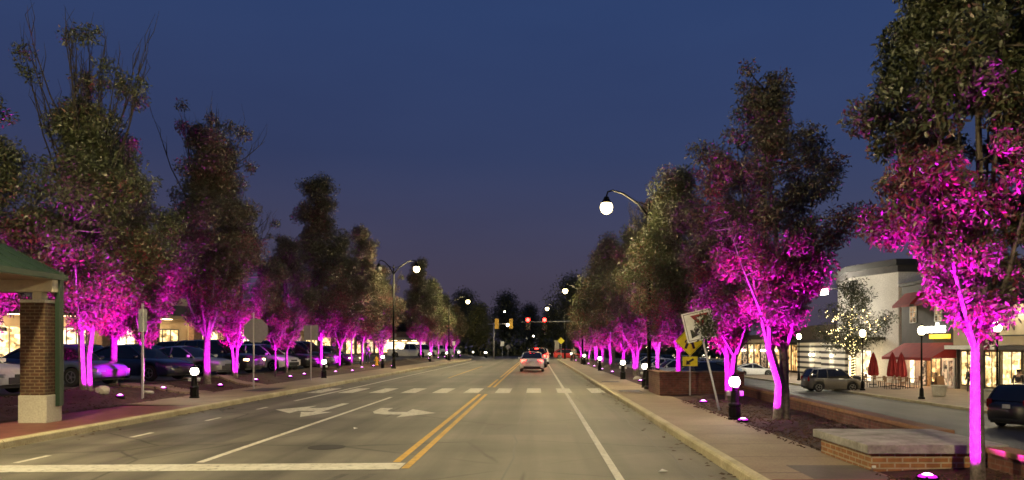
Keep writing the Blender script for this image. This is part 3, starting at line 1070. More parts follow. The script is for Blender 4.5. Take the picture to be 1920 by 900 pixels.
K = {}
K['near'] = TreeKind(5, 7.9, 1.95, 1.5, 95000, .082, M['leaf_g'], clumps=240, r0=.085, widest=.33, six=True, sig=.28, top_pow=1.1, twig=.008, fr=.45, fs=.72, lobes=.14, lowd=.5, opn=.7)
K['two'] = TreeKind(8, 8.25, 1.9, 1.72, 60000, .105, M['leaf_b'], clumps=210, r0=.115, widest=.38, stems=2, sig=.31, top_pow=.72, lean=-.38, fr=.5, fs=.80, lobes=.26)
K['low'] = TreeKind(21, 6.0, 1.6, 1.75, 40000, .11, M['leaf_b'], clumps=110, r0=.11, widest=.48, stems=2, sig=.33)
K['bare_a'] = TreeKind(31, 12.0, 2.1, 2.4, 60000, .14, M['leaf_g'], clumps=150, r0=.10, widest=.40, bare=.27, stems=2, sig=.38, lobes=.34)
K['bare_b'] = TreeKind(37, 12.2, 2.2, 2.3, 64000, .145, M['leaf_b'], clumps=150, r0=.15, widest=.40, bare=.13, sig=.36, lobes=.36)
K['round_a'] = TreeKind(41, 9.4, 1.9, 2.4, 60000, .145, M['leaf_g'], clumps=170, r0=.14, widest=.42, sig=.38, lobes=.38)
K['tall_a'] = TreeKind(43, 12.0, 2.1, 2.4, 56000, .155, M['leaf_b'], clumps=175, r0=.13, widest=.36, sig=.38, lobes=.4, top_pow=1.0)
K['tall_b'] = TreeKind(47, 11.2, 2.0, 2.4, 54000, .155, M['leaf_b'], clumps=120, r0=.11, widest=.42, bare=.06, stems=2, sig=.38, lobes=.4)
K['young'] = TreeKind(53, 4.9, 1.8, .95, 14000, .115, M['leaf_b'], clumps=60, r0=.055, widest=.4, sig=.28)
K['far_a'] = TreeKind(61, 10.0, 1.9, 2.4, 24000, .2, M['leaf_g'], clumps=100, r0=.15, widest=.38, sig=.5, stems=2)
K['far_b'] = TreeKind(67, 9.4, 1.8, 2.5, 24000, .2, M['leaf_o'], clumps=100, r0=.15, widest=.42, sig=.5)
K['wood'] = TreeKind(71, 14.0, 2.5, 4.6, 15000, .46, M['leaf_d'], clumps=120, r0=.28, widest=.45, sig=.85)
K['wood_y'] = TreeKind(73, 11.0, 1.8, 3.8, 12000, .40, M['leaf_y'], clumps=100, r0=.22, widest=.45, sig=.75)
K['shop'] = TreeKind(79, 8.3, 2.6, 3.1, 9000, .21, M['leaf_d'], clumps=80, r0=.16, widest=.45, sig=.42, lobes=.5)

uplights = []
def uplight(label, x, y, z, target, power=1.0, spread=64):
    """ground floodlight: black can tilted at the tree, glowing lens"""
    t = thing('uplight', label, 'floodlight', (x, y, z), 0, 'magenta ground floodlights')
    d = (Vector(target) - Vector((x, y, z + .16))).normalized()
    q = d.to_track_quat('-Z', 'Y')
    MB().lathe([(.14, -.12), (.15, -.01), (.13, .005)], 14).build('base_ring', M['black'], t)
    hd = MB().lathe([(.06, -.06), (.12, -.03), (.135, .03), (.135, .05)], 14).build('housing', M['black'], t)
    hd.location = (0, 0, .0)
    ln = MB().lathe([(.115, .051), (.105, .066), (.075, .076), (.07, .077)], 14).build('lens', M['lens'], hd, smooth=True)
    MB().lathe([(.068, .078), (.05, .092), (.025, .10), (.002, .102)], 12).build('lens_core', M['lens_core'], ln, smooth=True)
    for a_ in (0, 2.09, 4.19):
        MB().box((.125 * math.cos(a_), .125 * math.sin(a_), .055), (.03, .03, .02), a_).build('bezel_clip', M['black'], hd)
    ld = bpy.data.lights.new('flood_light', 'SPOT')
    ld.energy = SPOT_W * power * 1.15
    ld.color = MAGENTA
    ld.spot_size = R(spread)
    ld.spot_blend = 1.0
    ld.shadow_soft_size = .06
    lo = bpy.data.objects.new('flood_light', ld)
    COL.objects.link(lo)
    lo.parent = t
    lo.rotation_mode = 'QUATERNION'
    lo.rotation_quaternion = q
    lo.location = (0, 0, .21)
    return t

GR, GL = 'trees in the right-hand bed', 'trees in the left-hand bed'
right = [  # kind, y, x, scale, rz, label, (lens dx, dy, power, spread)
    ('near', 9.75, 5.60, 1.0, 0.4, 'nearest tree, slender magenta trunk in front of the concrete-lidded brick box', (-.66, -.02, 3.0, 102)),
    ('two', 17.7, 5.62, 1.0, 0.0, 'tall twin-trunked tree behind the lantern bollard, left trunk glowing magenta', (-.95, -.25, 3.2, 98)),
    ('low', 23.7, 5.95, 1.0, 2.0, 'lower tree right behind the leaning sign, its leaves partly covering it', (-.9, -.3, 2.2, 94)),
    ('round_a', 29.9, 5.5, .90, .3, 'broad tree behind the yellow pedestrian sign and planter wall', (-.9, -.5, 1.62, 84)),
    ('tall_b', 37.8, 5.9, .84, 1.7, 'green topped tree directly behind the right street lamp pole', (-.9, -.5, 1.62, 84)),
    ('far_a', 44.5, 5.7, .85, 2.4, 'first small tree past the lamp pole, magenta lit fork', (-.8, -.6, 1.35, 84)),
    ('far_b', 51.0, 5.7, .88, .9, 'second tree past the lamp pole on the right with ochre top', (-.8, -.6, 1.35, 84)),
    ('far_a', 59.0, 5.7, 1.0, 4.0, 'third tree past the lamp pole on the right', (-.8, -.6, 1.35, 84)),
    ('far_b', 67.0, 5.7, 1.05, 2.8, 'fourth right tree past the lamp pole, tallest of the far ones', (-.8, -.6, 1.35, 84)),
    ('far_a', 76.0, 5.8, .95, 5.2, 'fifth right tree past the lamp pole', (-.8, -.6, 1.35, 84)),
    ('far_b', 86.0, 5.8, .85, 1.9, 'sixth right tree past the lamp pole, near the walking person', (-.8, -.6, 1.35, 84)),
    ('far_a', 97.0, 5.6, .75, 3.3, 'last tree of the right bed before the crossing', (-.8, -.6, 1.35, 84)),
]
for i, (k, y, x, s, rz, lab, u) in enumerate(right):
    z = bz_right(x, y) if y < 110 else .15
    plant(K[k], lab, (x, y, z - .02), s, rz, group=GR, sz=s * (.94 if k == 'two' else 1))
    dx, dy, pw, sp = u
    names = ['magenta floodlight on the mulch beside the nearest tree', 'magenta floodlight between the lantern bollard and twin-trunked tree',
             'magenta floodlight left of the leaning signpost foot', 'magenta floodlight hidden behind the planter wall', 'magenta floodlight at the foot of the lamp pole tree']
    lab2 = names[i] if i < 5 else 'magenta floodlight under the ' + ['first', 'second', 'third', 'fourth', 'fifth', 'sixth', 'last'][i - 5] + ' right tree past the lamp pole'
    uplight(lab2, x + dx, y + dy, bz_right(x + dx, y + dy) if x + dx > 4.6 else .15, (x + .02, y + .02, bz_right(x, y) + .15 + 1.4 * math.hypot(dx, dy)), pw, sp)

left = [
    ('bare_a', 23.4, -13.75, .98, .5, 'tall near left tree with bare forked twigs on top, trunk beside brick column', (1.0, .05, 5.0, 90)),
    ('round_a', 22.0, -16.6, .92, 2.5, 'bushy green tree over the shelter roof at the left edge', None),
    ('young', 27.6, -14.2, .98, 1.0, 'thin young tree glowing magenta behind the bare metal post', (.75, .0, 2.4, 98)),
    ('round_a', 29.0, -16.0, .98, .8, 'broad dark green tree between the bare-topped tree and the twiggy-topped bronze one', None),
    ('bare_b', 32.0, -13.75, 1.0, 1.3, 'tall bronze tree with twiggy tip behind the silver grey sedan', (.9, -.9, .35, 90)),
    ('tall_b', 35.0, -13.8, .74, 3.9, 'magenta lit tree left of the octagonal sign back', (1.0, -.1, 3.4, 90)),
    ('young', 40.3, -13.75, .95, 2.2, 'small young tree between the octagonal and the square sign backs', (.8, -.1, 1.35, 84)),
    ('tall_b', 43.2, -14.1, .70, 5.1, 'slanting tree at the nose of the white hatchback', (1.0, -.1, 1.35, 84)),
    ('tall_a', 49.2, -13.9, 1.02, .2, 'tallest peaked tree of the middle left group', (1.0, -.15, 1.35, 84)),
    ('tall_b', 52.8, -13.7, .82, 2.7, 'forked tree just right of the peaked one', (1.0, -.15, 1.22, 84)),
    ('young', 56.5, -13.7, 1.15, 4.4, 'thin pale-trunked tree in the middle left bed', (.8, -.1, 1.35, 84)),
    ('tall_a', 60.5, -13.9, .90, 1.6, 'tree with slim top just before the two armed lamp', (1.0, -.15, 1.22, 84)),
    ('tall_b', 66.0, -13.5, .78, 3.4, 'tree right behind the two armed lamp pole', (1.0, -.15, 1.22, 84)),
    ('tall_a', 92.0, -14.0, .98, 5.6, 'first tree of the far left group, tallest', (1.0, -.15, 1.35, 84)),
    ('far_a', 99.0, -13.8, 1.0, 1.1, 'second tree of the far left group', (1.0, -.15, 1.22, 84)),
    ('tall_b', 106.0, -13.8, .80, 2.9, 'third tree of the far left group', (1.0, -.15, 1.22, 84)),
    ('far_a', 114.0, -13.6, .90, 4.5, 'fourth tree of the far left group', (1.0, -.15, 1.22, 84)),
    ('far_b', 123.0, -13.4, .85, .7, 'last ochre tree of the far left group under the far lamp', (1.0, -.15, 1.35, 84)),
]
for i, (k, y, x, s, rz, lab, u) in enumerate(left):
    z = bz_left(x, y) if (x > -15.2 and y < 92) else LOT_L
    plant(K[k], lab, (x, y, z - .03), s, rz, group=GL)
    if u:
        dx, dy, pw, sp = u
        zz = bz_left(x + dx, y + dy) if y < 92 else LOT_L
        uplight('magenta floodlight under the ' + ' '.join(lab.replace('magenta lit ', '').replace(' glowing magenta', '').split()[:11]), x + dx, y + dy, zz, (x, y, zz + .15 + 1.4 * math.hypot(dx, dy)), pw, sp)

# far woods beyond the crossing, tree by tree
woods = [(-30, 178, .85, 'wood'), (-22, 165, .8, 'wood_y'), (-16.5, 172, .95, 'wood'), (-12.2, 160, .92, 'wood_y'), (-7.5, 182, 1.0, 'wood'), (-2.0, 200, .88, 'wood'),
         (3.5, 205, .82, 'wood'), (6.8, 152, 1.08, 'wood'), (12.5, 158, 1.1, 'wood'), (2.4, 172, .72, 'wood_y'), (19, 170, 1.0, 'wood'), (27, 190, .9, 'wood'),
         (9.2, 132, .75, 'wood_y'), (-38, 200, .9, 'wood'), (-20, 146, .62, 'wood_y')]
wl = ['dark far tree behind the lit mall end', 'yellow green tree behind the white pickup', 'dark far tree behind the far left tree row', 'green tree lit behind the left signal mast',
      'dark round tree right of the left signal mast', 'dark far tree straight down the road', 'dark far tree just behind the red signals', 'tall dark tree rising right of the red signals',
      'tall dark tree behind the far right lamps', 'greenish tree low beneath the red signals', 'dark tree behind the far right parking', 'distant dark tree beyond the right lot',
      'ochre tree at the right corner of the crossing', 'distant dark tree at the left behind the mall', 'small yellow tree near the mall awning behind the pickup']
for (x, y, s, k), lab in zip(woods, wl):
    plant(K[k], lab, (x, y, -.02 if x > -11 else .45), s, x * 1.7, name='wood_tree', group='far trees beyond the crossing')

# tree wound with string lights before the shops
st = plant(K['shop'], 'tree wound with yellow string lights in front of the white corner building', (25.4, 62, LOT_R + .15), 1.0, .6, name='string_light_tree')
rng = np.random.default_rng(4)
mb = MB()
pts = []
for k in range(120):
    a, z = k * .62, .3 + 2.6 * k / 120
    pts.append((.2 * math.cos(a), .2 * math.sin(a), z))
tr = K['shop'].trunk
co = np.empty(len(tr.vertices) * 3, dtype=np.float32)
tr.vertices.foreach_get('co', co)
co = co.reshape(-1, 3)
sel = co[(co[:, 2] > 2.4) & (co[:, 2] < 6.2)]
for i in rng.choice(len(sel), 300, replace=False):
    pts.append(tuple(sel[i] + rng.normal(size=3) * .05))
for p in pts:
    mb.lathe([(.002, -.035), (.034, 0), (.002, .035)], 5, p)
mb.build('string_lights', M['bulb'], st, kind='stuff')

rng = np.random.default_rng(15)
n = 9000
P = np.stack([rng.uniform(-75, 45, n), rng.uniform(158, 166, n), np.abs(rng.normal(0, 1.7, n))], 1)
ug = bpy.data.objects.new('undergrowth', leaf_mesh('undergrowth', P, np.tile([0, -1, .3], (n, 1)), .85, M['leaf_d'], rng, stretch=.7))
COL.objects.link(ug)
ug['kind'] = 'stuff'
# ------------------------------------------------------------------ vehicles
def lerp_table(tab, x):
    if x <= tab[0][0]:
        return tab[0][1]
    for (a, va), (b, vb) in zip(tab[:-1], tab[1:]):
        if x <= b:
            return va + (vb - va) * (x - a) / (b - a)
    return tab[-1][1]

SPECS = {
    'sedan': dict(L=4.7, W=1.82, H=1.46, wr=.325, wb=1.38, top=[(-2.35, .80), (-2.28, .96), (-1.55, 1.0), (-.5, .95), (.85, .92), (1.6, .86), (2.15, .74), (2.35, .58)],
                  cab=(1.0, .28, -.85, -1.75), wsp=.70),
    'coupe': dict(L=4.75, W=1.85, H=1.40, wr=.34, wb=1.40, top=[(-2.37, .78), (-2.30, .96), (-1.7, 1.0), (-.5, .94), (.85, .90), (1.6, .84), (2.2, .72), (2.37, .58)],
                  cab=(1.05, .20, -.70, -2.0), wsp=.66),
    'hatch': dict(L=4.3, W=1.8, H=1.52, wr=.325, wb=1.30, top=[(-2.15, .85), (-2.1, 1.0), (-1.4, 1.02), (-.5, .97), (.95, .94), (1.5, .88), (2.0, .76), (2.15, .6)],
                  cab=(1.15, .35, -1.35, -2.02), wsp=.70),
    'suv': dict(L=4.65, W=1.88, H=1.74, wr=.37, wb=1.36, top=[(-2.32, .95), (-2.27, 1.1), (-1.4, 1.12), (-.5, 1.1), (.95, 1.08), (1.6, 1.03), (2.15, .93), (2.32, .68)],
                cab=(1.15, .45, -1.75, -2.22), wsp=.72),
    'boxy': dict(L=3.95, W=1.74, H=1.66, wr=.345, wb=1.22, top=[(-1.97, .9), (-1.93, 1.06), (-1.2, 1.04), (0, 1.0), (1.0, .98), (1.5, .96), (1.85, .88), (1.97, .62)],
                 cab=(1.22, .52, -1.58, -1.88), wsp=.78),
    'van': dict(L=5.0, W=1.95, H=1.78, wr=.34, wb=1.50, top=[(-2.5, .95), (-2.45, 1.06), (-1.4, 1.06), (0, 1.02), (1.3, 1.0), (1.9, .92), (2.35, .8), (2.5, .62)],
                cab=(1.6, .75, -1.95, -2.40), wsp=.72),
    'pickup': dict(L=5.6, W=1.95, H=1.82, wr=.38, wb=1.75, top=[(-2.8, 1.02), (-2.77, 1.08), (-.6, 1.08), (.5, 1.10), (1.3, 1.10), (1.9, 1.06), (2.6, .98), (2.8, .7)],
                   cab=(1.35, .75, -.35, -.60), wsp=.74),
}
def car(label, kind, paint, loc, rz=0.0, cat='car', group=None, brakes=False, heads=False, name='parked_car', seg=16):
    S = SPECS[kind]
    L, W, H, wr = S['L'], S['W'] / 2, S['H'], S['wr']
    t = thing(name, label, cat, loc, rz, group)
    xw = (S['wb'], -S['wb'])
    ra = wr * 1.17
    xs = sorted(set([-L / 2, L / 2] + [round(v, 3) for v in np.linspace(-L / 2, L / 2, 30)] + [round(c + ra * f, 3) for c in xw for f in (-1.001, -.98, -.85, -.6, -.3, 0, .3, .6, .85, .98, 1.001)]))
    body = MB()
    rows = []
    for x in xs:
        e = min(x + L / 2, L / 2 - x)
        w = W * (1 - .17 * max(0, 1 - e / .55) ** 2)
        top = lerp_table(S['top'], x)
        b = .22 + .10 * max(0, 1 - e / .4)
        for c in xw:
            d2 = ra * ra - (x - c) ** 2
            if d2 > 0:
                b = max(b, min(wr + math.sqrt(d2), top - .13))
        hgt = top - b
        sec = [(w * .96, b), (w * .995, b + .25 * hgt), (w, b + .5 * hgt), (w * .985, b + .72 * hgt), (w * .95, b + .9 * hgt), (w * .86, top), (w * .45, top + .025), (0, top + .03)]
        row = [(x, y, z) for y, z in sec] + [(x, -y, z) for y, z in reversed(sec[:-1])]
        rows.append(row)
    n = len(rows[0])
    vs = [p for r_ in rows for p in r_]
    fs = [(i * n + k, i * n + k + 1, (i + 1) * n + k + 1, (i + 1) * n + k) for i in range(len(rows) - 1) for k in range(n - 1)]
    fs += [tuple(range(n)), tuple((len(rows) - 1) * n + k for k in range(n))]
    body.add(vs, fs)
    # cabin
    x1, x2, x3, x4 = S['cab']
    tp = lambda x: lerp_table(S['top'], x)
    wrf = W * S['wsp']
    def sect(x, z1, wt, inset=0.0):
        z0 = tp(x) - .02
        wb_ = W * .90
        q = max(0.02, (z1 - z0) / (H - z0))
        wt2 = wb_ + (wt - wb_) * q
        s = [(wb_, z0), (wb_ + (wt2 - wb_) * .45 + .012, z0 + (z1 - z0) * .5), (wt2 + .01, z1 - .05 * q), (wt2 - .07, z1 - .008 * q), (0, z1 + .025 * q)]
        return [(x, y, z) for y, z in s] + [(x, -y, z) for y, z in reversed(s[:-1])]
    stn = []
    for f in (0, .35, .7, 1):
        stn.append((x1 + (x2 - x1) * f, tp(x1) + (H - tp(x1)) * (f ** .88)))
    for f in (.3, .6):
        stn.append((x2 + (x3 - x2) * f, H + .02))
    for f in (0, .35, .7, 1):
        stn.append((x3 + (x4 - x3) * f, H - .01 - (H - .01 - tp(x4) - .01) * (f ** 1.25)))
    g = MB()
    cr = [sect(x, z, wrf) for x, z in stn]
    n = len(cr[0])
    g.add([p for r_ in cr for p in r_], [(i * n + k, i * n + k + 1, (i + 1) * n + k + 1, (i + 1) * n + k) for i in range(len(cr) - 1) for k in range(n - 1)])
    # roof skin and pillars belong to the body
    rf = [[(x, y * 1.004, z + .012) for x, y, z in r_[2:n - 2]] for r_, (x_, z_) in zip(cr, stn) if x4 - .01 <= x_ and (x3 - .05 <= x_ <= x2 + .05)]
    m = len(rf[0])
    body.add([p for r_ in rf for p in r_], [(i * m + k, i * m + k + 1, (i + 1) * m + k + 1, (i + 1) * m + k) for i in range(len(rf) - 1) for k in range(m - 1)])
    for sgn in (0, 1):
        pick = lambda r_, j: Vector(r_[j] if sgn == 0 else r_[n - 1 - j])
        a = [pick(cr[i], 2) for i in range(4)]
        a[0] = pick(cr[0], 0)
        body.tube(a, .032, 6)
        c_ = [pick(cr[i], 2) for i in range(6, 10)]
        c_[-1] = pick(cr[9], 0)
        body.tube(c_, .05 if kind != 'pickup' else .035, 6)
        xm = (x2 + x3) / 2 - .03
        z0 = tp(xm)
        y_ = (1 if sgn == 0 else -1)
        body.tube([(xm, y_ * W * .90, z0 - .02), (xm, y_ * (W * .9 + (wrf - W * .9) * .5 + .016), (z0 + H) / 2), (xm - .03, y_ * (wrf + .008), H - .03)], .03, 6)
        if kind in ('suv', 'van', 'boxy'):
            xm = x3 + .35
            body.tube([(xm - .1, y_ * W * .90, tp(xm) - .02), (xm - .06, y_ * (W * .9 + (wrf - W * .9) * .5 + .016), (tp(xm) + H) / 2), (xm, y_ * (wrf + .008), H - .03)], .045, 6)
    body.build('body', paint, t, smooth=True)
    g.build('windows', M['carglass'], t, smooth=True)
    MB().span((-L / 2 + .15, -W * .8, .20), (L / 2 - .2, W * .8, .52)).build('underbody', M['dark'], t)
    if kind == 'pickup':
        MB().span((-2.7, -W * .78, 1.06), (-.7, W * .78, 1.118)).build('bed_liner', M['dark'], t)
    for c in xw:
        for s in (-1, 1):
            wh = MB().lathe([(wr * .62, -.10), (wr * .97, -.10), (wr, -.06), (wr, .06), (wr * .97, .10), (wr * .62, .10)], seg + 4, axis='Y').build('wheel', M['tyre'], t, smooth=False, loc=(c, s * (W - .105), wr))
            rm = MB().lathe([(wr * .60, s * .092), (wr * .65, s * .104), (wr * .58, s * .104), (wr * .56, s * .07)], seg, axis='Y')
            for k in range(5):
                a = k * 2 * math.pi / 5
                rm.box((math.cos(a) * wr * .33, s * .085, math.sin(a) * wr * .33), (wr * .56, .03, wr * .17), ry=-a)
            rm.lathe([(wr * .14, s * .07), (wr * .14, s * .105), (.01, s * .107)], 8, axis='Y')
            rm.build('rim', M['rim'], wh)
    zf, zr = tp(L / 2 - .12) - .12, tp(-L / 2 + .06) - .10
    for s in (-1, 1):
        hl = MB().box((L / 2 - .16, s * (W * .71), zf), (.26, W * .36, .12), rz=-s * .42)
        hl.build('headlight', M['head_on'] if heads else M['head_off'], t, bevel=.03)
        if kind in ('suv', 'van', 'boxy'):
            tl = MB().box((-L / 2 + .075, s * W * .79, zr), (.14, W * .2, .34), rz=s * .25)
        else:
            tl = MB().box((-L / 2 + .085, s * W * .70, zr), (.16, W * .34, .15), rz=s * .30)
        tl.build('taillight', M['brake'] if brakes else M['tail_off'], t, bevel=.02)
        mr = MB().box((x1 - .18, s * (W + .09), tp(x1) + .08), (.10, .20, .13))
        mr.build('mirror', paint, t, bevel=.03)
        for q in (.0, -.78):
            MB().box((xm * 0 + q * 1.1 + .15, s * (W * .985), tp(q) - .16), (.16, .03, .025)).build('door_handle', paint if kind != 'pickup' else M['dark'], t)
    MB().box((L / 2 - .035, 0, .42), (.09, W * 1.25, .20)).build('grille', M['dark'], t, bevel=.02)
    MB().box((L / 2 - .01, 0, zf + .0), (.05, W * .75, .09)).build('upper_grille', M['dark'], t, bevel=.015)
    MB().box((-L / 2 + .03, 0, .36), (.10, W * 1.4, .12)).build('rear_bumper', M['dark'], t, bevel=.02)
    MB().box((-L / 2 - .005, 0, zr - .10), (.02, .32, .16)).build('number_plate', M['plate'], t)
    if brakes:
        MB().box((x3 - .25 if kind in ('sedan', 'coupe') else x3 - .03, 0, (H - .12) if kind in ('sedan', 'coupe') else H - .02), (.06, .30, .035)).build('high_brake_light', M['brake'], t)
    return t

def paint(name, c, metal=.35, rough=.3):
    return plain(name, c, rough, metal, .5, .9)
PA = {k: paint(k + '_paint', c, m) for k, (c, m) in dict(silver=((.72, .72, .73), .15), white=((.75, .75, .73), 0), navy=((.012, .02, .06), .2), black=((.012, .012, .013), .1), grey=((.46, .46, .46), .2),
      darkgrey=((.06, .065, .07), .5), champagne=((.13, .115, .095), .3), bluegrey=((.09, .12, .18), .3), red=((.35, .02, .02), .2)).items()}
GQ = 'cars waiting at the red lights'
car('silver sedan with glowing brake lights, last of the queue', 'sedan', PA['silver'], (-.42, 59.5, 0), R(90), group=GQ, brakes=True, name='waiting_car')
car('red lit sport utility car directly ahead of the silver sedan', 'suv', PA['darkgrey'], (-.1, 72, 0), R(90), group=GQ, brakes=True, name='waiting_car')
car('farthest waiting car with brake lights, ahead of both others in the queue', 'suv', PA['silver'], (.30, 84, 0), R(90), group=GQ, brakes=True, name='waiting_car')
GP = 'cars parked in the left lot'
zl = LOT_L
pl = [('silver sedan nose behind the brick column at the left edge', 'sedan', 'silver', -17.3, 22.6, -.10, False),
      ('dark blue grey sedan between brick column and leading magenta trunk', 'sedan', 'bluegrey', -17.5, 28.2, -.26, False),
      ('navy sedan behind the young magenta tree', 'sedan', 'navy', -17.0, 32.6, -.26, False),
      ('silver grey coupe beside the navy sedan', 'coupe', 'grey', -17.0, 37.2, -.24, False),
      ('black sport utility car with a lit amber headlight', 'suv', 'black', -17.0, 40.8, -.22, True),
      ('white hatchback parked behind the small young tree', 'hatch', 'white', -16.3, 45.2, -.2, False),
      ('black van beside the white hatchback', 'van', 'black', -16.5, 49.0, -.2, False),
      ('dark grey sport utility car behind the square sign back', 'suv', 'darkgrey', -16.1, 52.4, -.2, False),
      ('black sedan with lit headlights beyond the dark parked cars', 'sedan', 'black', -15.9, 58.0, -.2, True),
      ('silver car parked in the second row behind the column', 'sedan', 'darkgrey', -29, 39, .1, False),
      ('white car roof in the second row over the navy sedan', 'hatch', 'white', -25.5, 43.5, -.1, False),
      ('white sedan in the second row behind the grey coupe', 'sedan', 'white', -24.2, 48.5, -.1, False),
      ('black sport utility car in the second row behind the grey coupe', 'suv', 'black', -22.8, 50.5, -.1, False),
      ('black sport utility car in the second row near the mall pillars', 'suv', 'darkgrey', -22.6, 58.0, 0, False),
      ('white van far in the left lot by the lit mall end', 'van', 'white', -17.6, 118, 0, False),
      ('silver sedan far in the left lot beside the white van', 'sedan', 'silver', -16.9, 127, 0, False),
      ('white sport utility car farthest in the left lot', 'suv', 'white', -15.9, 136, 0, False)]
for lab, k, p, x, y, rz, h in pl:
    car(lab, k, PA[p], (x, y, zl), rz, group=GP, heads=h)
car('white pickup truck crossing the far left lot', 'pickup', PA['white'], (-17.4, 104, zl), 0, 'pickup truck', name='pickup_truck')
GS = 'cars in the lower right parking street'
pr = [('boxy champagne compact car stopped before the string light tree', 'boxy', 'champagne', 21.6, 56.5, .0, False),
      ('black car at the right frame edge on the shop street', 'suv', 'black', 20.7, 31.5, .45, False),
      ('blue grey car behind the leaning sign post in the right lot', 'suv', 'bluegrey', 20.0, 84, .0, False),
      ('white sedan right of the blue grey car', 'coupe', 'white', 24.3, 86.5, .0, False),
      ('white sport utility car far in the lot behind the yellow arrow plaque', 'suv', 'white', 27.0, 138, .3, False),
      ('dark car far in the lot left of the white one', 'suv', 'black', 24.8, 146, .2, False),
      ('white sedan far behind the pedestrian sign plaque in the right lot', 'sedan', 'white', 28.3, 130, .1, False)]
for lab, k, p, x, y, rz, h in pr:
    car(lab, k, PA[p], (x, y, LOT_R), rz, group=GS, heads=h)
GF = 'cars parked behind the far right trees'
for lab, k, p, x, y in (('silver sedan parked behind the first tree past the lamp pole', 'sedan', 'silver', 10.6, 59), ('white sedan parked behind the far right tree trunks', 'sedan', 'white', 10.6, 66),
                        ('dark sedan parked just past the lamp pole', 'sedan', 'black', 11.2, 52), ('grey car behind the third tree past the lamp pole', 'hatch', 'grey', 10.6, 73), ('black car behind the fourth right tree', 'suv', 'black', 10.6, 80)):
    car(lab, k, PA[p], (x - .2, y, -.6), math.pi + .15, group=GF)
car('small red car at the far right corner of the crossing', 'hatch', PA['red'], (4.6, 119, 0.01), .1, name='red_car')

sheet('far_right_lot', 7.56, 12.6, 46, 108, -.605, M['lot'])

# ------------------------------------------------------------------ signs
t = thing('yield_sign', 'white square sign with red triangle and black arrow on a leaning post', 'road sign', (4.90, 20.7, .14), 0)
t.rotation_euler = (0, R(-13.2), 0)
MB().box((0, 0, 1.4), (.055, .035, 2.85)).build('post', M['steel'], t, bevel=.008)
pn = MB().box((-.02, -.035, 2.36), (.80, .008, .80)).build('panel', M['sign_white'], t, bevel=.002)
bd = MB()
for (a, b) in (((-.38, 1.995), (.34, 2.01)), ((-.38, 2.71), (.34, 2.725)), ((-.38, 2.01), (-.365, 2.71)), ((.325, 2.01), (.34, 2.71))):
    bd.span((a[0], -.0425, a[1]), (b[0], -.0395, b[1]))
bd.build('border', M['sign_black'], pn)
fn = lambda u, w, d: (u, d, w)
MB().prism([(-.20, 2.66), (.30, 2.66), (.05, 2.30)], fn, -.0445, -.0395).build('red_triangle', M['sign_red'], pn)
MB().prism([(-.06, 2.60), (.16, 2.60), (.05, 2.45)], fn, -.047, -.0446).build('triangle_centre', M['sign_white'], pn)
MB().prism([(-.28, 2.30), (-.28, 2.06), (-.06, 2.12), (-.12, 2.17), (-.02, 2.26), (-.08, 2.31), (-.17, 2.21), (-.23, 2.27)], fn, -.0445, -.0395).build('arrow', M['sign_black'], pn)
# sprigs of the tree in front of the panel belong to the tree behind; a loose twig hangs over it
rng = np.random.default_rng(77)
n = 420
P = np.stack([rng.normal(4.50, .15, n), 20.30 + rng.normal(0, .10, n), rng.normal(2.42, .20, n)], 1)
sp = bpy.data.objects.new('hanging_sprig', leaf_mesh('hanging_sprig', P, np.tile([0, -1, .3], (n, 1)), .115, M['leaf_d'], rng))
COL.objects.link(sp)
sp['kind'] = 'stuff'
lowt = [o for o in bpy.data.objects if o.get('label', '').startswith('lower tree right behind')][0]
sp.parent = lowt
bpy.context.view_layer.update()
sp.matrix_parent_inverse = lowt.matrix_world.inverted()

t = thing('pedestrian_sign', 'yellow diamond pedestrian crossing sign with arrow plaque before the planter wall', 'road sign', (5.28, 26.6, .14))
MB().box((0, .02, 1.1), (.05, .04, 2.5)).build('post', M['steel'], t)
c = 1.92
dm = MB().prism([(0, c - .52), (.52, c), (0, c + .52), (-.52, c)], lambda u, w, d: (u, d, w), -.012, -.002).build('diamond', M['sign_yellow'], t)
bl = MB()
for a, b in (((0, -.48), (.48, 0)), ((.48, 0), (0, .48)), ((0, .48), (-.48, 0)), ((-.48, 0), (0, -.48))):
    bl.tube([(a[0], -.013, c + a[1]), (b[0], -.013, c + b[1])], .007, 4)
bl.build('border', M['sign_black'], dm)
fg = MB()
fg.prism([(.02, c + .16), (-.06, c + .12), (-.13, c - .05), (-.2, c - .25), (-.12, c - .27), (-.03, c - .06), (.04, c - .1), (.1, c - .27), (.18, c - .25), (.12, c - .04), (.09, c + .13)], lambda u, w, d: (u, d, w), -.017, -.0125)
fg.lathe([(.055, -.0125), (.055, -.017)], 12, (.03, 0, c + .235), axis='Y')
fg.prism([(-.04, c + .12), (-.17, c + .02), (-.19, c - .05), (-.15, c - .06), (-.13, c), (-.05, c + .05)], lambda u, w, d: (u, d, w), -.0185, -.0171)
fg.prism([(.08, c + .12), (.16, c + .05), (.2, c - .02), (.17, c - .04), (.12, c + .02), (.07, c + .05)], lambda u, w, d: (u, d, w), -.0185, -.0171)
fg.build('walking_figure', M['sign_black'], dm)
pq = MB().box((0, -.007, 1.22), (.52, .01, .33)).build('arrow_plaque', M['sign_yellow'], t)
MB().prism([(-.14, 1.10), (-.12, 1.27), (-.075, 1.225), (.10, 1.33), (.14, 1.27), (-.03, 1.165), (.02, 1.12)], lambda u, w, d: (u, d, w), -.017, -.0125).build('arrow', M['sign_black'], pq)

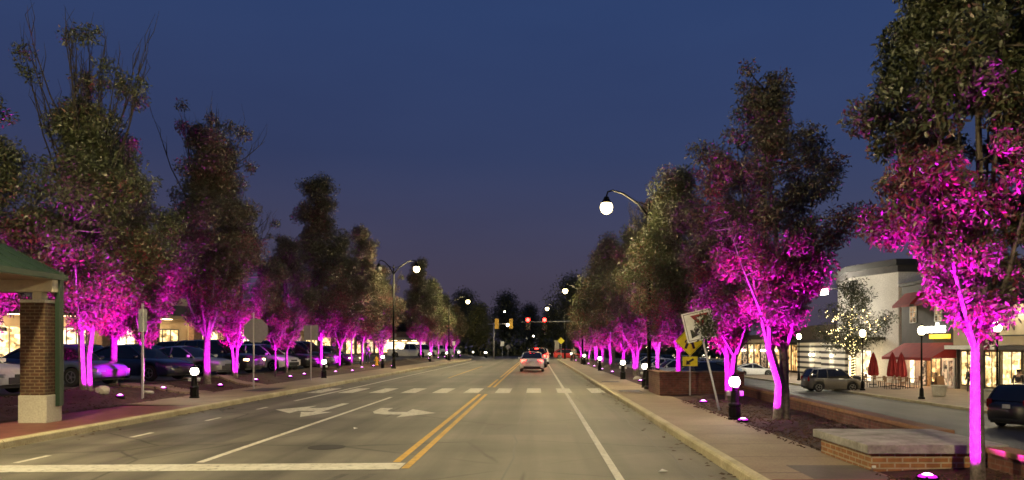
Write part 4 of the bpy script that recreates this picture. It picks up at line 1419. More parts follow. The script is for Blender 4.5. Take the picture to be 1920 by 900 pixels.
t = thing('stop_sign', 'bare grey back of an octagonal road sign on a thin post', 'road sign', (-11.45, 31.0, .16))
MB().box((0, -.03, 1.55), (.05, .04, 3.1)).build('post', M['steel'], t)
MB().prism([(.52 * math.cos(R(22.5 + 45 * k)), 2.36 + .52 * math.sin(R(22.5 + 45 * k))) for k in range(8)], lambda u, w, d: (u + .08, d, w), -.004, .004).build('panel', M['sign_back'], t)
t = thing('square_sign', 'grey back of a square road sign behind a lantern bollard', 'road sign', (-11.5, 39.0, .17))
MB().box((0, -.03, 1.38), (.055, .04, 2.8)).build('post', M['steel'], t)
MB().box((0, .0, 2.42), (.74, .008, .76)).build('panel', M['sign_back'], t)
t = thing('metal_post', 'bare tall grey sign post in the mulch before the young magenta tree', 'post', (-12.55, 24.4, .25))
MB().box((0, 0, 1.45), (.07, .05, 3.1)).build('channel', M['steel'], t, bevel=.01)
MB().box((0, .0, 2.45), (.035, .5, .72)).build('edge_on_panel', M['sign_back'], t)

def small_sign(label, loc, shape, mat, z, s):
    t = thing('far_sign', label, 'road sign', loc, 0, 'small far road signs')
    MB().tube([(0, .02, 0), (0, .02, z)], .035, 6).build('post', M['steel'], t)
    if shape == 'diamond':
        MB().prism([(0, z - s), (s, z), (0, z + s), (-s, z)], lambda u, w, d: (u, d, w), -.03, -.02).build('panel', mat, t)
    else:
        MB().box((0, -.025, z), (s * 1.5, .01, s * 2)).build('panel', mat, t)
small_sign('small white rectangular sign under the left signal mast', (-6.3, 137, 0), 'rect', M['sign_white'], 2.5, .42)
small_sign('tiny grey diamond sign right of the white one', (-5.4, 140, 0), 'diamond', M['sign_back'], 1.9, .5)
small_sign('yellow diamond sign far right at the crossing corner', (3.3, 108, .15), 'diamond', M['sign_yellow'], 2.6, .5)
small_sign('small white sign on the far left bed edge near the bollards', (-12.0, 110, .2), 'rect', M['sign_white'], 2.2, .3)

# ------------------------------------------------------------------ traffic signals
def signal_head(t, x, z, lit, housing, facing=-1):
    h = MB().box((x, 0, z), (.62, .26, 1.75)).build('signal_head', housing, t, bevel=.03)
    for k, zz in enumerate((z + .56, z, z - .56)):
        on = lit and k == 0
        v_ = MB().tube([(x, facing * .13, zz + .02), (x, facing * .40, zz + .01)], .285, 14, cap=False).build('visor', housing, h)
        MB().lathe([(.265, facing * .131), (.23, facing * .19), (.01, facing * .23)], 12, (x, 0, zz), axis='Y').build('lens', M['red_lamp'] if on else M['dark'], h)
t = thing('signal_mast', 'signal mast on the right reaching over the road with two red lights', 'traffic signal', (6.6, 108.6, .1))
MB().tube([(0, 0, 0), (0, 0, 6.2)], [.16, .11], 10).build('pole', M['steel'], t, smooth=True)
MB().tube([(0, 0, 5.45), (-8.9, 0, 5.30)], [.10, .05], 8).build('mast_arm', M['steel'], t, smooth=True)
M['sig_red'] = plain('signal_housing_dark', (.07, .022, .015), .5)
M['sig_yel'] = plain('signal_housing_yellow', (.60, .34, .03), .5)
signal_head(t, -7.97, 5.05, True, M['sig_red'])
signal_head(t, -5.62, 5.05, True, M['sig_red'])
t = thing('signal_mast', 'left signal mast with two yellow signal heads beside a white lamp', 'traffic signal', (-7.4, 130, .0))
MB().tube([(0, 0, 0), (0, 0, 6.0)], [.16, .11], 10).build('pole', M['steel'], t, smooth=True)
MB().tube([(-1.0, 0, 5.75), (3.3, 0, 5.85)], [.08, .06], 8).build('mast_arm', M['steel'], t, smooth=True)
signal_head(t, .5, 5.8, False, M['sig_yel'], 1)
signal_head(t, 2.9, 5.8, False, M['sig_yel'], 1)
MB().lathe([(.02, -.24), (.2, -.15), (.25, 0), (.2, .15), (.02, .24)], 12, (2.35, -.1, 5.6)).build('lamp', M['small_globe'], t)
for (x, y, z, lab) in ((-7.2, 168, 9.6, 'tiny high lamp over the dark trees left of the road'), (-.9, 165, 4.2, 'tiny lamp low in the dark trees below the red signals'), (-1.1, 180, 2.2, 'tiny lamp just over the waiting cars')):
    tt = thing('far_lamp', lab, 'lamp', (x, y, 0), 0, 'tiny far lamps')
    MB().tube([(0, 0, 0), (0, 0, z - .2)], .06, 6).build('pole', M['black'], tt)
    MB().lathe([(.02, -.2), (.17, -.12), (.2, 0), (.17, .12), (.02, .2)], 10, (0, 0, z)).build('globe', M['small_globe'], tt)

# hydrant, stones
t = thing('fire_hydrant', 'yellow fire hydrant in the mulch left of the two armed lamp', 'hydrant', (-13.2, 63.0, LOT_L - .1))
hy = plain('hydrant_yellow', (.65, .33, .02), .45)
MB().lathe([(.17, 0), (.17, .05), (.11, .06), (.11, .50), (.15, .52), (.15, .57), (.12, .60), (.10, .68), (.04, .74), (.03, .80), (.001, .81)], 14).build('barrel', hy, t)
for s in (-1, 1):
    MB().lathe([(.06, s * .10), (.06, s * .19), (.075, s * .19), (.075, s * .23), (.02, s * .25)], 10, (0, 0, .42), axis='X').build('outlet_cap', hy, t)
MB().lathe([(.075, -.10), (.075, -.18), (.09, -.18), (.09, -.22), (.02, -.24)], 10, (0, 0, .40), axis='Y').build('front_cap', hy, t)
def stone(label, x, y, z, s, seed):
    rd = random.Random(seed)
    import bmesh
    bm = bmesh.new()
    bmesh.ops.create_icosphere(bm, subdivisions=2, radius=1)
    for v in bm.verts:
        v.co *= 1 + rd.uniform(-.14, .14)
        v.co.x *= s[0]; v.co.y *= s[1]; v.co.z *= s[2]
    me = bpy.data.meshes.new('stone')
    bm.to_mesh(me)
    bm.free()
    me.materials.append(M['concrete'])
    o = bpy.data.objects.new('stone', me)
    COL.objects.link(o)
    o.location = (x, y, z)
    tag(o, label, 'stone', 'pale stones in the beds')
stone('rounded pale stone at the foot of the near left trunk', -13.15, 23.2, bz_left(-13.15, 23.2) + .08, (.22, .18, .16), 1)
stone('flat pale stone on the mulch under the navy sedan', -13.0, 25.6, bz_left(-13, 25.6) + .03, (.22, .12, .06), 2)
stone('pale stone beside the right trees past the lamp pole', 5.2, 40.0, .2, (.2, .2, .16), 3)
# ------------------------------------------------------------------ people
def person(label, loc, rz, jacket, trousers, h=1.72, stride=.18, arm=.1):
    t = thing('person', label, 'person', loc, rz, 'people on foot')
    k = h / 1.72
    def skin(name, verts, edges, rad, mat, parent):
        me = bpy.data.meshes.new(name)
        me.from_pydata([tuple(c * k for c in v) for v in verts], edges, [])
        o = bpy.data.objects.new(name, me)
        COL.objects.link(o)
        o.parent = parent
        me.materials.append(mat)
        m = o.modifiers.new('skin', 'SKIN')
        for i, r_ in enumerate(rad):
            me.skin_vertices[0].data[i].radius = (r_[0] * k, r_[1] * k)
        me.skin_vertices[0].data[0].use_root = True
        s = o.modifiers.new('sub', 'SUBSURF')
        s.levels = s.render_levels = 2
        m.use_smooth_shade = True
        return o
    f = stride
    V = [(0, 0, .95), (0, 0, 1.15), (0, 0, 1.38), (0, .01, 1.48), (0, -.015, 1.58), (0, -.02, 1.68),
         (.10, 0, .90), (.11, -f, .50), (.11, -f * .9, .08), (.11, -f * .9 - .16, .04),
         (-.10, 0, .90), (-.11, f * .5, .50), (-.11, f * 1.3, .09), (-.11, f * 1.3 - .15, .04),
         (.20, 0, 1.38), (.25, arm * .5, 1.12), (.24, -arm, .88), (.235, -arm * 1.3, .78),
         (-.20, 0, 1.38), (-.25, -arm * .5, 1.12), (-.24, -arm * 1.6, .90), (-.235, -arm * 2, .80)]
    E = [(0, 1), (1, 2), (2, 3), (3, 4), (4, 5), (0, 6), (6, 7), (7, 8), (8, 9), (0, 10), (10, 11), (11, 12), (12, 13), (2, 14), (14, 15), (15, 16), (16, 17), (2, 18), (18, 19), (19, 20), (20, 21)]
    rad = [(.14, .10), (.13, .095), (.15, .10), (.055, .055), (.082, .10), (.07, .08)] + [(.085, .085), (.055, .055), (.038, .04), (.04, .03)] * 2 + [(.06, .06), (.042, .042), (.032, .032), (.035, .02)] * 2
    skin('body', V, E, rad, M['skin'], t)
    skin('jacket', [V[0], V[1], V[2], (0, 0, 1.43), V[14], V[15], V[16], V[18], V[19], V[20]], [(0, 1), (1, 2), (2, 3), (2, 4), (4, 5), (5, 6), (2, 7), (7, 8), (8, 9)],
         [(.165, .125), (.155, .12), (.172, .122), (.08, .08), (.075, .075), (.058, .058), (.045, .045), (.075, .075), (.058, .058), (.045, .045)], jacket, t)
    skin('trousers', [(0, 0, .96), V[6], V[7], V[8], V[10], V[11], V[12]], [(0, 1), (1, 2), (2, 3), (0, 4), (4, 5), (5, 6)],
         [(.15, .115), (.10, .10), (.07, .07), (.058, .062), (.10, .10), (.07, .07), (.058, .062)], trousers, t)
    skin('hair', [(0, .01, 1.66), (0, .02, 1.72), (0, .045, 1.62)], [(0, 1), (0, 2)], [(.085, .09), (.065, .07), (.075, .06)], M['hair'], t)
    return t
dk, gy, tn = plain('dark_cloth', (.02, .02, .025), .8), plain('grey_cloth', (.2, .2, .2), .8), plain('tan_cloth', (.25, .18, .10), .8)
person('person in dark clothes standing left of the yellow hydrant', (-14.6, 66, LOT_L), .3, dk, dk, stride=.06)
person('person in tan jacket walking near the yellow hydrant', (-13.6, 66.5, LOT_L), 1.9, tn, dk)
person('person in a grey top walking on the far right sidewalk', (3.95, 84, .16), .1, gy, dk)
person('person in dark coat standing before the bright shop at the right edge', (28.9, 46.2, LOT_R + .15), 2.6, dk, dk, stride=.05)
person('person in grey coat beside the dark coated one at the shop', (29.3, 46.6, LOT_R + .15), 2.2, gy, dk, stride=.05)
person('person in dark clothes by the glazed shop corner behind the near trunk', (29.4, 52.2, LOT_R + .15), 3.0, dk, dk, stride=.08)

# ------------------------------------------------------------------ shops on the right (facades along x = 31)
FX, GZ = 31.0, LOT_R + .146
def win(t, x, y0, y1, z0, z1, glow, nx=2, nz=1, frame=.07, mat=None, name='window'):
    """window in a wall whose face looks towards -x: frame, pane"""
    fr = MB()
    mat = mat or M['dark']
    fr.span((x - .05, y0, z0), (x + .03, y1, z0 + frame)).span((x - .05, y0, z1 - frame), (x + .03, y1, z1))
    for k in range(nx + 1):
        y = y0 + (y1 - y0) * k / nx
        yy = min(max(y, y0 + frame / 2), y1 - frame / 2)
        fr.span((x - .052, yy - frame / 2, z0 + .002), (x + .028, yy + frame / 2, z1 - .002))
    for k in range(1, nz):
        z = z0 + (z1 - z0) * k / nz
        fr.span((x - .048, y0, z - frame * .35), (x + .026, y1, z + frame * .35))
    f = fr.build(name, mat, t)
    MB().span((x - .02, y0 + .01, z0 + .01), (x - .012, y1 - .01, z1 - .01)).build('pane', glow, f)
    return f
def awning(t, x, y0, y1, zt, zb, out, mat, drop=.25, name='awning'):
    v = [(x - .01, y0, zt), (x - .01, y1, zt), (x - out, y1, zb), (x - out, y0, zb), (x - out, y0, zb - drop), (x - out, y1, zb - drop), (x - .01, y0, zb), (x - .01, y1, zb)]
    return MB().add(v, [(0, 1, 2, 3), (3, 2, 5, 4), (0, 3, 6), (1, 2, 7)]).build(name, mat, t)

M['stucco'] = mottled('white_stucco', (.70, .68, .64), (.82, .80, .76), .5, .85, fine=12)
M['charcoal'] = mottled('charcoal_wall', (.045, .042, .045), (.07, .065, .066), 1.5, .8)
M['cream'] = mottled('cream_wall', (.46, .38, .26), (.56, .47, .33), .8, .8)
M['brownwall'] = mottled('brown_wall', (.06, .045, .035), (.10, .075, .055), 1.5, .8)
M['redcloth'] = mottled('red_canvas', (.20, .012, .016), (.28, .02, .022), 2, .8)
M['mall_light'] = emit('mall_ceiling_light', (1.0, .74, .40), 140)
M['bw'] = stripes('black_white_panel', (.02, .02, .02), (.86, .82, .74), .60, 'Z', .42)
M['tan_brick'] = brick('tan_brick', (.36, .22, .10), (.44, .28, .13), (.4, .3, .18), .4, .13, .015)

# bright shop with the pale signboard (nearest)
t = thing('shop_building', 'cream shop with large lit display windows and pale signboard at right edge', 'shop', (0, 0, 0))
MB().span((FX + .3, 20, GZ), (FX + 12, 56.9, 4.6)).build('wall', M['cream'], t)
MB().span((FX - .25, 20, 2.0), (FX + .3, 56.8, 4.4)).build('fascia', M['cream'], t)
MB().span((FX - .35, 20, 4.4), (FX + .3, 56.82, 4.6)).build('cornice', M['cream'], t)
MB().span((FX - .9, 20, 1.66), (FX + .29, 50.6, 1.96)).build('canopy', M['charcoal'], t)
MB().span((FX - .9, 50.61, 1.70), (FX + .29, 56.85, 1.98)).build('white_canopy', M['sign_white'], t)
for k, (a, b) in enumerate(((28, 31.6), (31.9, 35.5), (35.8, 39.4), (39.7, 43.4), (43.7, 46.6), (46.9, 49.3), (49.5, 51.6), (51.9, 53.6), (54.9, 56.6))):
    win(t, FX + .24, a, b, GZ + .3, 1.6, M['glow_warm'], 2, 1)
dd = win(t, FX + .24, 53.7, 54.8, GZ + .02, 1.6, M['glow_dim'], 2, 1, name='door')
MB().tube([(FX + .12, 54.2, -.6), (FX + .12, 54.2, .2)], .02, 6).build('handle', M['steel'], dd)
sg = MB().span((FX - .42, 47.9, 2.65), (FX - .255, 52.4, 3.80)).build('signboard', M['cream'], t, bevel=.02)
MB().span((FX - .44, 47.82, 2.57), (FX - .26, 52.48, 2.645)).span((FX - .44, 47.82, 3.805), (FX - .26, 52.48, 3.88)).build('signboard_frame', M['dark'], sg)
text('lettering', 'SON', .92, M['sign_black'], sg, (FX - .43, 50.1, 3.22), (R(90), 0, R(-90)), .01)
for y in (48.6, 51.6):
    sl = MB().box((FX - .7, y, 4.05), (.14, .5, .09)).build('sign_lamp', M['white_point'], t)
    MB().tube([(FX - .25, y, 4.15), (FX - .72, y, 4.12)], .02, 6).build('lamp_bracket', M['black'], sl)

# charcoal two storey restaurant with red awnings
t = thing('restaurant_building', 'charcoal two storey restaurant with red awnings and lit white lettering', 'restaurant', (0, 0, 0))
MB().span((FX + .2, 57.1, GZ), (FX + 12, 65.8, 7.0)).build('wall', M['charcoal'], t)
MB().span((FX - .05, 57.05, 7.0), (FX + 12, 65.85, 7.25)).build('parapet', M['charcoal'], t)
MB().span((FX + .1, 62.4, GZ), (FX + .198, 65.7, 1.9)).build('ground_floor_wall', M['stucco'], t)
MB().span((FX + .06, 60.9, GZ), (FX + .198, 62.3, 1.9)).build('brick_panel', M['tan_brick'], t)
awning(t, FX + .2, 57.2, 65.4, 2.2, 1.05, 1.9, M['redcloth'], .22)
awning(t, FX + .2, 62.2, 65.2, 6.4, 5.35, 1.1, M['redcloth'], .2)
awning(t, FX + .2, 58.0, 61.4, 6.4, 5.35, 1.1, M['redcloth'], .2)
for a in (63.2, 59.2):
    win(t, FX + .18, a, a + 1.1, 3.85, 5.25, M['glow_dim'], 2, 3, .06, M['sign_white'])
win(t, FX + .09, 63.2, 64.1, GZ + .1, 1.0, M['glow_white'], 1, 1, .09, M['sign_white'])
win(t, FX + .05, 61.3, 62.1, GZ + .02, 1.0, M['glow_dim'], 1, 1, .07)
win(t, FX + .16, 59.3, 60.7, GZ + .35, 1.0, M['glow_amber'], 2, 1)
dd = win(t, FX + .16, 57.4, 59.1, GZ + .02, 1.0, M['glow_dim'], 2, 1, .16, M['sign_white'], name='door')
MB().tube([(FX + .06, 58.2, -.5), (FX + .06, 58.2, .1)], .02, 6).build('handle', M['steel'], dd)
sgn = MB().span((FX + .05, 57.9, 2.86), (FX + .19, 62.3, 2.92)).build('sign_rail', M['dark'], t)
text('lettering', 'noodles', 1.12, emit('sign_white_glow', (1.0, .93, .80), 3.0), sgn, (FX - .02, 60.1, 3.32), (R(90), 0, R(-90)), .05, bold=.01)
MB().span((FX - .0, 58.0, 2.52), (FX + .18, 60.8, 2.84)).build('yellow_sign_strip', emit('sign_yellow_glow', (1.0, .52, .03), 2.5), sgn)
for y in (58.4, 60.2, 62.0, 63.8):
    MB().box((FX - .5, y, 1.2), (.4, .4, .05)).build('awning_light', M['mall_light'], t)

M['flood_white'] = emit('facade_floodlight', (1.0, .90, .70), 900)
# white corner building with the dark cornice
t = thing('corner_building', 'tall white corner building with a black cornice behind the string light tree', 'building', (0, 0, 0))
pl4 = [(FX + .1, 66.2), (FX - 1.6, 72.4), (FX - .2, 78.8), (FX + 12, 78.8), (FX + 12, 66.2)]
f3 = lambda u, w, d: (u, w, d)
MB().prism(pl4, f3, GZ, 8.35).build('wall', M['stucco'], t)
def grow(p, g):
    cx, cy_ = FX + 5, 72.5
    return [(x + g * (-1 if x < cx else 1), y + g * (1 if y > cy_ else -1) * (0 if abs(y - 72.4) < .1 else 1)) for x, y in p]
MB().prism(grow(pl4, .12), f3, 8.352, 8.9).build('cornice_band', M['charcoal'], t)
MB().prism(grow(pl4, .35), f3, 8.902, 9.45).build('cornice', M['dark'], t)
MB().span((FX - 1.9, 67.5, 2.5), (FX - .4, 78.5, 2.75)).build('shop_canopy', M['dark'], t)
fl = MB().box((FX - 3.3, 74.2, 7.2), (.35, 1.1, .55)).build('floodlight', M['flood_white'], t)
MB().box((FX - 2.2, 74.2, 7.5), (2.4, .14, .1)).build('floodlight_bracket', M['black'], t)
for (a, b) in ((72.6, 75.3), (76.4, 78.7)):
    MB().span((FX - 1.95, a, GZ), (FX - .1, b, 2.3)).build('striped_panel', M['bw'], t)
MB().lathe([(.02, -.12), (.11, -.08), (.13, 0), (.11, .08), (.02, .12)], 10, (FX - 2.0, 75.85, 1.0)).build('wall_lamp', M['white_point'], t)
for k, (ya, yb) in enumerate(((67.2, 69.4), (70.6, 72.2))):
    win(t, FX - 1.75, ya, yb, GZ + .1, 1.6, M['glow_white'], 2, 1, .08, M['sign_white'])

# black and white striped cafe
t = thing('striped_cafe', 'low cafe front with black and white striped panels and wall lamps', 'cafe', (0, 0, 0))
MB().span((FX + .2, 79.0, GZ), (FX + 12, 97, 4.3)).build('wall', M['brownwall'], t)
for (a, b) in ((79.2, 81.7), (82.0, 84.6), (86.3, 90.4)):
    MB().span((FX - .45, a, GZ), (FX + .18, b, 2.35)).build('striped_panel', M['bw'], t)
for y in (81.85, 84.8, 85.9):
    MB().lathe([(.02, -.12), (.11, -.08), (.13, 0), (.11, .08), (.02, .12)], 10, (FX - .55, y, 1.0)).build('wall_lamp', M['white_point'], t)
MB().span((FX - .8, 79, 2.4), (FX + .19, 97, 2.7)).build('canopy', M['dark'], t)
for a in (91.9, 94.4):
    win(t, FX + .15, a, a + 2.2, GZ + .2, 2.2, M['glow_amber'], 3, 1)
sg = MB().lathe([(1.15, -.06), (1.15, .06)], 28, (FX - .9, 93.6, 3.7), axis='X').build('round_sign', M['dark'], t)
MB().lathe([(1.02, -.13), (1.02, -.07)], 28, (FX - .9, 93.6, 3.7), axis='X').build('sign_face', emit('round_sign_glow', (1.0, .95, .85), 2.2), sg)
MB().lathe([(.55, -.16), (.36, -.16), (.36, -.135), (.55, -.135)], 24, (FX - .9, 93.6, 3.7), axis='X').build('sign_ring', M['sign_black'], sg)

# dark brown storefront row further along
t = thing('brown_storefront', 'dark brown storefront row with amber windows and wall lights behind the white sedan', 'shop', (0, 0, 0))
MB().span((FX + .2, 97.2, GZ), (FX + 12, 124, 3.6)).build('wall', M['brownwall'], t)
MB().span((FX - 1.2, 97.2, 2.5), (FX + .19, 124, 2.9)).build('canopy', M['cream'], t)
for k in range(8):
    win(t, FX + .15, 98 + k * 3.2, 100.5 + k * 3.2, GZ + .3, 2.3, (M['glow_amber'], M['glow_warm'], M['glow_dim'])[k % 3], 3, 1)
for k in range(5):
    MB().lathe([(.02, -.14), (.12, -.1), (.15, 0), (.12, .1), (.02, .14)], 8, (FX - .1, 101 + k * 5.0, 1.4)).build('wall_lamp', M['white_point'], t)
t = thing('festive_shop', 'far shop front bright with yellow lights behind the pedestrian sign', 'shop', (0, 0, 0))
MB().span((24, 172, LOT_R), (48, 182, 3.6)).build('wall', M['brownwall'], t)
for k in range(6):
    x = 25 + k * 3.7
    f = MB().span((x, 171.8, LOT_R + .4), (x + 2.6, 171.98, 2.4)).build('window', M['dark'], t)
    MB().span((x + .15, 171.7, LOT_R + .5), (x + 2.45, 171.79, 2.3)).build('pane', M['glow_white'] if k % 2 else M['glow_warm'], f)
mb = MB()
rng = np.random.default_rng(9)
for k in range(180):
    x, z = rng.uniform(24.2, 47), rng.uniform(.0, 3.2)
    mb.lathe([(.003, -.11), (.10, 0), (.003, .11)], 5, (x, 171.3 + rng.uniform(-.3, .2), z))
mb.build('string_lights', M['bulb'], t, kind='stuff')

# pavement furniture before the restaurant
G2 = 'closed red parasols before the restaurant'
for i, (y, x, lab) in enumerate(((63.6, 27.8, 'closed red parasol nearest the string light tree'), (61.9, 28.6, 'closed red parasol in the middle of the restaurant terrace'), (60.4, 28.6, 'closed red parasol nearest the restaurant door'))):
    t = thing('parasol', lab, 'parasol', (x, y, GZ), 0, G2)
    MB().lathe([(.3, 0), (.3, .06), (.05, .09)], 12).build('base', M['dark'], t)
    MB().tube([(0, 0, .05), (0, 0, 2.7)], .025, 6).build('pole', M['dark'], t)
    cp = MB()
    pr_ = [(.34, .75), (.40, .9), (.36, 1.4), (.26, 2.0), (.12, 2.5), (.03, 2.68)]
    nn = 16
    vs = []
    for (r_, z) in pr_:
        for k in range(nn):
            a = 2 * math.pi * k / nn
            q = r_ * (1 + .16 * (-1) ** k)
            vs.append((q * math.cos(a), q * math.sin(a), z))
    cp.add(vs, [(j * nn + k, j * nn + (k + 1) % nn, (j + 1) * nn + (k + 1) % nn, (j + 1) * nn + k) for j in range(len(pr_) - 1) for k in range(nn)])
    cp.build('canopy', M['redcloth'], t)
G3, G4 = 'terrace tables', 'terrace chairs'
wood = plain('terrace_wood', (.22, .11, .05), .5)
def chair(label, x, y, rz):
    t = thing('terrace_chair', label, 'chair', (x, y, GZ), rz, G4)
    MB().box((0, 0, .45), (.42, .42, .04)).build('seat', wood, t)
    MB().box((-.2, 0, .72), (.03, .42, .36)).build('backrest', wood, t)
    for sx in (-1, 1):
        for sy in (-1, 1):
            MB().tube([(sx * .18, sy * .18, 0), (sx * .18, sy * .18, .43 if sx > 0 else .88)], .018, 5).build('leg', M['dark'], t)
spots = [(26.4, 63.6), (27.4, 60.6), (26.0, 59.4), (28.4, 58.6), (26.6, 57.0)]
ord_ = ['farthest', 'fourth from the door', 'middle', 'second from the door', 'nearest the door']
for i, (x, y) in enumerate(spots):
    t = thing('terrace_table', f'small square terrace table, {ord_[i]}, before the restaurant', 'table', (x, y, GZ), 0, G3)
    MB().box((0, 0, .74), (.8, .8, .04)).build('tabletop', wood, t)
    MB().tube([(0, 0, .04), (0, 0, .72)], .035, 8).build('leg', M['dark'], t)
    MB().box((0, 0, .02), (.5, .5, .04)).build('foot', M['dark'], t)
    for s in (-1, 1):
        chair(f'wooden terrace chair on the {"street" if s < 0 else "restaurant"} side of the table {ord_[i]}', x + s * .62, y + .05 * s, 0 if s < 0 else math.pi)
for i, (x, y) in enumerate(((25.2, 48.2), (25.6, 43.4))):
    t = thing('planter_pot', ['round concrete planter beside the street lantern before the restaurant', 'round concrete planter before the bright shop windows'][i], 'planter', (x, y, GZ), 0, 'round planters')
    MB().lathe([(.30, 0), (.38, .1), (.45, .62), (.5, .66), (.5, .72), (.42, .72), (.40, .62)], 18).build('pot', M['concrete'], t)
    MB().lathe([(.40, .63), (.2, .66), (.01, .67)], 18).build('soil', M['mulch'], t)
t = thing('sandwich_board', 'dark folding board sign beside the restaurant door', 'board sign', (29.4, 56.2, GZ), .2)
for s in (-1, 1):
    MB().box((0, s * .16, .5), (.62, .03, 1.05), rx=s * .28).build('panel', wood, t)
t = thing('litter_bin', 'black bin and menu stand by the terrace near the street tree', 'bin', (23.6, 56.8, GZ))
MB().lathe([(.26, 0), (.3, .05), (.3, .8), (.33, .82), (.33, .88), (.1, 1.0)], 14).build('bin_body', M['dark'], t)
t = thing('green_bin', 'dark green bin beside the striped cafe', 'bin', (29.6, 92.2, GZ))
MB().box((0, 0, .55), (.9, .9, 1.1)).build('bin_body', M['green'], t, bevel=.04)
MB().box((0, 0, 1.13), (1.0, 1.0, .07)).build('bin_lid', M['green'], t, bevel=.02)
def shop_lantern(label, x, y):
    t = thing('shop_lantern', label, 'street lamp', (x, y, GZ), 0, 'black lantern posts before the shops')
    MB().lathe([(.19, 0), (.19, .1), (.13, .16), (.11, .6), (.06, .7)], 12).build('base', M['black'], t)
    MB().tube([(0, 0, .6), (0, 0, 3.75)], [.06, .045], 8).build('pole', M['black'], t)
    MB().lathe([(.05, 3.72), (.12, 3.78), (.14, 3.84), (.1, 3.86)], 12).build('lantern_collar', M['black'], t)
    MB().lathe([(.12, 3.862), (.20, 4.0), (.22, 4.14), (.16, 4.3), (.04, 4.38)], 14).build('globe', M['shop_globe'], t, smooth=True)
    MB().lathe([(.09, 4.36), (.06, 4.44), (.001, 4.52)], 10).build('finial', M['black'], t)
M['shop_globe'] = emit('shop_lantern_globe', (1.0, .84, .52), 250)
shop_lantern('lantern post beside the string light tree', 23.4, 55.3)
shop_lantern('lantern post in front of the restaurant lettering', 23.0, 46.0)
shop_lantern('lantern post before the pale signboard at right edge', 22.5, 37.6)
shop_lantern('lantern post before the striped cafe', 24.5, 72)

# ------------------------------------------------------------------ shopping mall behind the left lot
def local_front(label, A, B, parts, name='mall_building', cat='shopping mall'):
    d = Vector((B[0] - A[0], B[1] - A[1], 0))
    L = d.length
    t = thing(name, label, cat, (A[0], A[1], LOT_L), math.atan2(d.y, d.x))
    parts(t, L)
    return t
# local: x along the front, -y towards the viewer
M['bwy'] = stripes('striped_awning', (.02, .02, .02), (.72, .66, .55), .62, 'X', .5)
M['mallwall'] = mottled('mall_wall', (.40, .30, .20), (.50, .39, .26), .8, .8)
def mall(t, L):
    MB().span((-14, 0, 0), (L, 14, 4.6)).build('wall', M['mallwall'], t)
    MB().span((-14, -2.6, 4.05), (L, -.01, 4.35)).build('walkway_canopy', M['mallwall'], t)
    MB().span((-14, -2.75, 4.36), (L, .2, 5.3)).build('canopy_roof', M['charcoal'], t)
    MB().span((-14, -1.0, 5.32), (L, .3, 6.3)).build('upper_fascia', M['cream'], t)
    for k in range(12):
        x = -13 + k * 4.5
        if x < L - .6 and not (2.2 < x < 4.8 - 3):
            MB().span((x - .45, -2.6, 0), (x + .45, -1.75, 4.04)).build('column', M['brick_far'], t)
    k = 0
    x = -12.3
    while x < L - 3.4:
        w = 3.4
        f = MB()
        f.span((x, -.12, .25), (x + w, -.005, .33)).span((x, -.12, 3.05), (x + w, -.005, 3.15))
        for q in range(5):
            xx = x + w * q / 4
            f.span((xx - .04, -.125, .26), (xx + .04, -.01, 3.14))
        ff = f.build('window', M['cream'] if k % 2 else M['dark'], t)
        MB().span((x + .02, -.06, .34), (x + w - .02, -.045, 3.04)).build('pane', (M['glow_warm'], M['glow_white'], M['glow_white'])[k % 3], ff)
        x += 4.5
        k += 1
    v = []
    MB().add([(-9.5, -.02, 3.9), (2.0, -.02, 3.9), (2.0, -1.6, 2.95), (-9.5, -1.6, 2.95), (2.0, -1.6, 2.65), (-9.5, -1.6, 2.65)], [(0, 1, 2, 3), (3, 2, 4, 5)]).build('striped_awning', M['bwy'], t)
    for q in range(10):
        MB().box((-11 + q * 4.5, -1.3, 4.03), (.9, .5, .03)).build('ceiling_light', M['mall_light'], t)
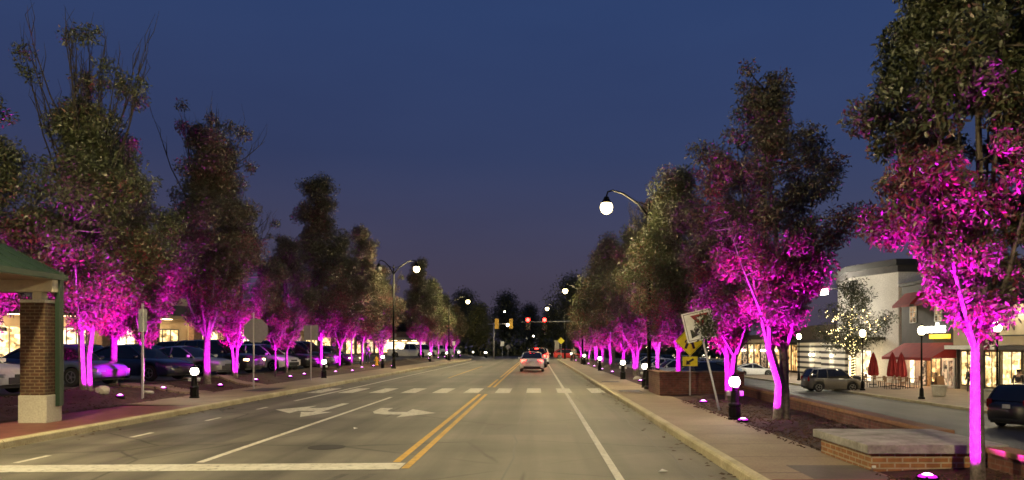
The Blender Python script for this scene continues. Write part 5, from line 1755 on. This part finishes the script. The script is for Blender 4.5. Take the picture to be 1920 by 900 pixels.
local_front('shopping mall with brick pillars, striped awning and warm lit windows behind the parked cars', (-44.5, 60), (-29.5, 86), mall)
def mall2(t, L):
    MB().span((0, 0, 0), (L, 12, 4.6)).build('wall', M['mallwall'], t)
    MB().span((0, -1.4, 3.3), (L, -.01, 3.9)).build('canopy', M['cream'], t)
    for q in range(10):
        x = 1 + q * 6.0
        if x + 4 > L:
            break
        f = MB().span((x, -.12, .3), (x + 4.4, -.01, 2.9)).build('window', M['dark'], t)
        MB().span((x + .12, -.16, .42), (x + 4.28, -.13, 2.78)).build('pane', M['glow_warm'] if q % 3 else M['glow_dim'], f)
local_front('long lower mall wing with dimmer shop windows behind the middle left trees', (-29.0, 88), (-27.5, 142), mall2)
def mall3(t, L):
    MB().span((0, 0, 0), (L, 12, 4.4)).build('wall', M['brick_far'], t)
    MB().span((0, -1.5, 2.7), (L, -.01, 3.3)).build('canopy', M['cream'], t)
    f = MB().span((.5, -.12, .3), (L - .5, -.01, 2.5)).build('window', M['dark'], t)
    MB().span((.7, -.16, .4), (L - .7, -.13, 2.4)).build('pane', M['glow_white'], f)
    mb = MB()
    for q in range(8):
        MB().box((1 + q * 1.9, -1.0, 2.68), (.9, .5, .03)).build('ceiling_light', M['mall_light'], t)
local_front('bright low shop front behind the white pickup', (-31, 152), (-19, 152), mall3, 'bright_shop', 'shop')
t = thing('brick_block', 'red brick block rising over the trees behind the two armed lamp', 'building', (-33, 178, LOT_L))
MB().span((-9, 0, 0), (9, 12, 10.2)).build('wall', M['brick_far'], t)
MB().span((-9.3, -.3, 10.2), (9.3, 12.3, 10.8)).build('parapet', M['redcloth'], t)
for q in range(5):
    MB().span((-7.5 + q * 3.2, -.06, 6.5), (-6.2 + q * 3.2, .02, 8.4)).build('window', M['carglass'], t)
t = thing('stone_pillar', 'pale lit stone pillar at the far right corner of the crossing', 'pillar', (2.2 + 1.1, 131, 0))
MB().box((0, 0, 1.4), (.8, .8, 2.8)).build('shaft', M['concrete'], t, bevel=.04)
MB().box((0, 0, 2.9), (1.0, 1.0, .2)).build('cap', M['concrete'], t, bevel=.03)
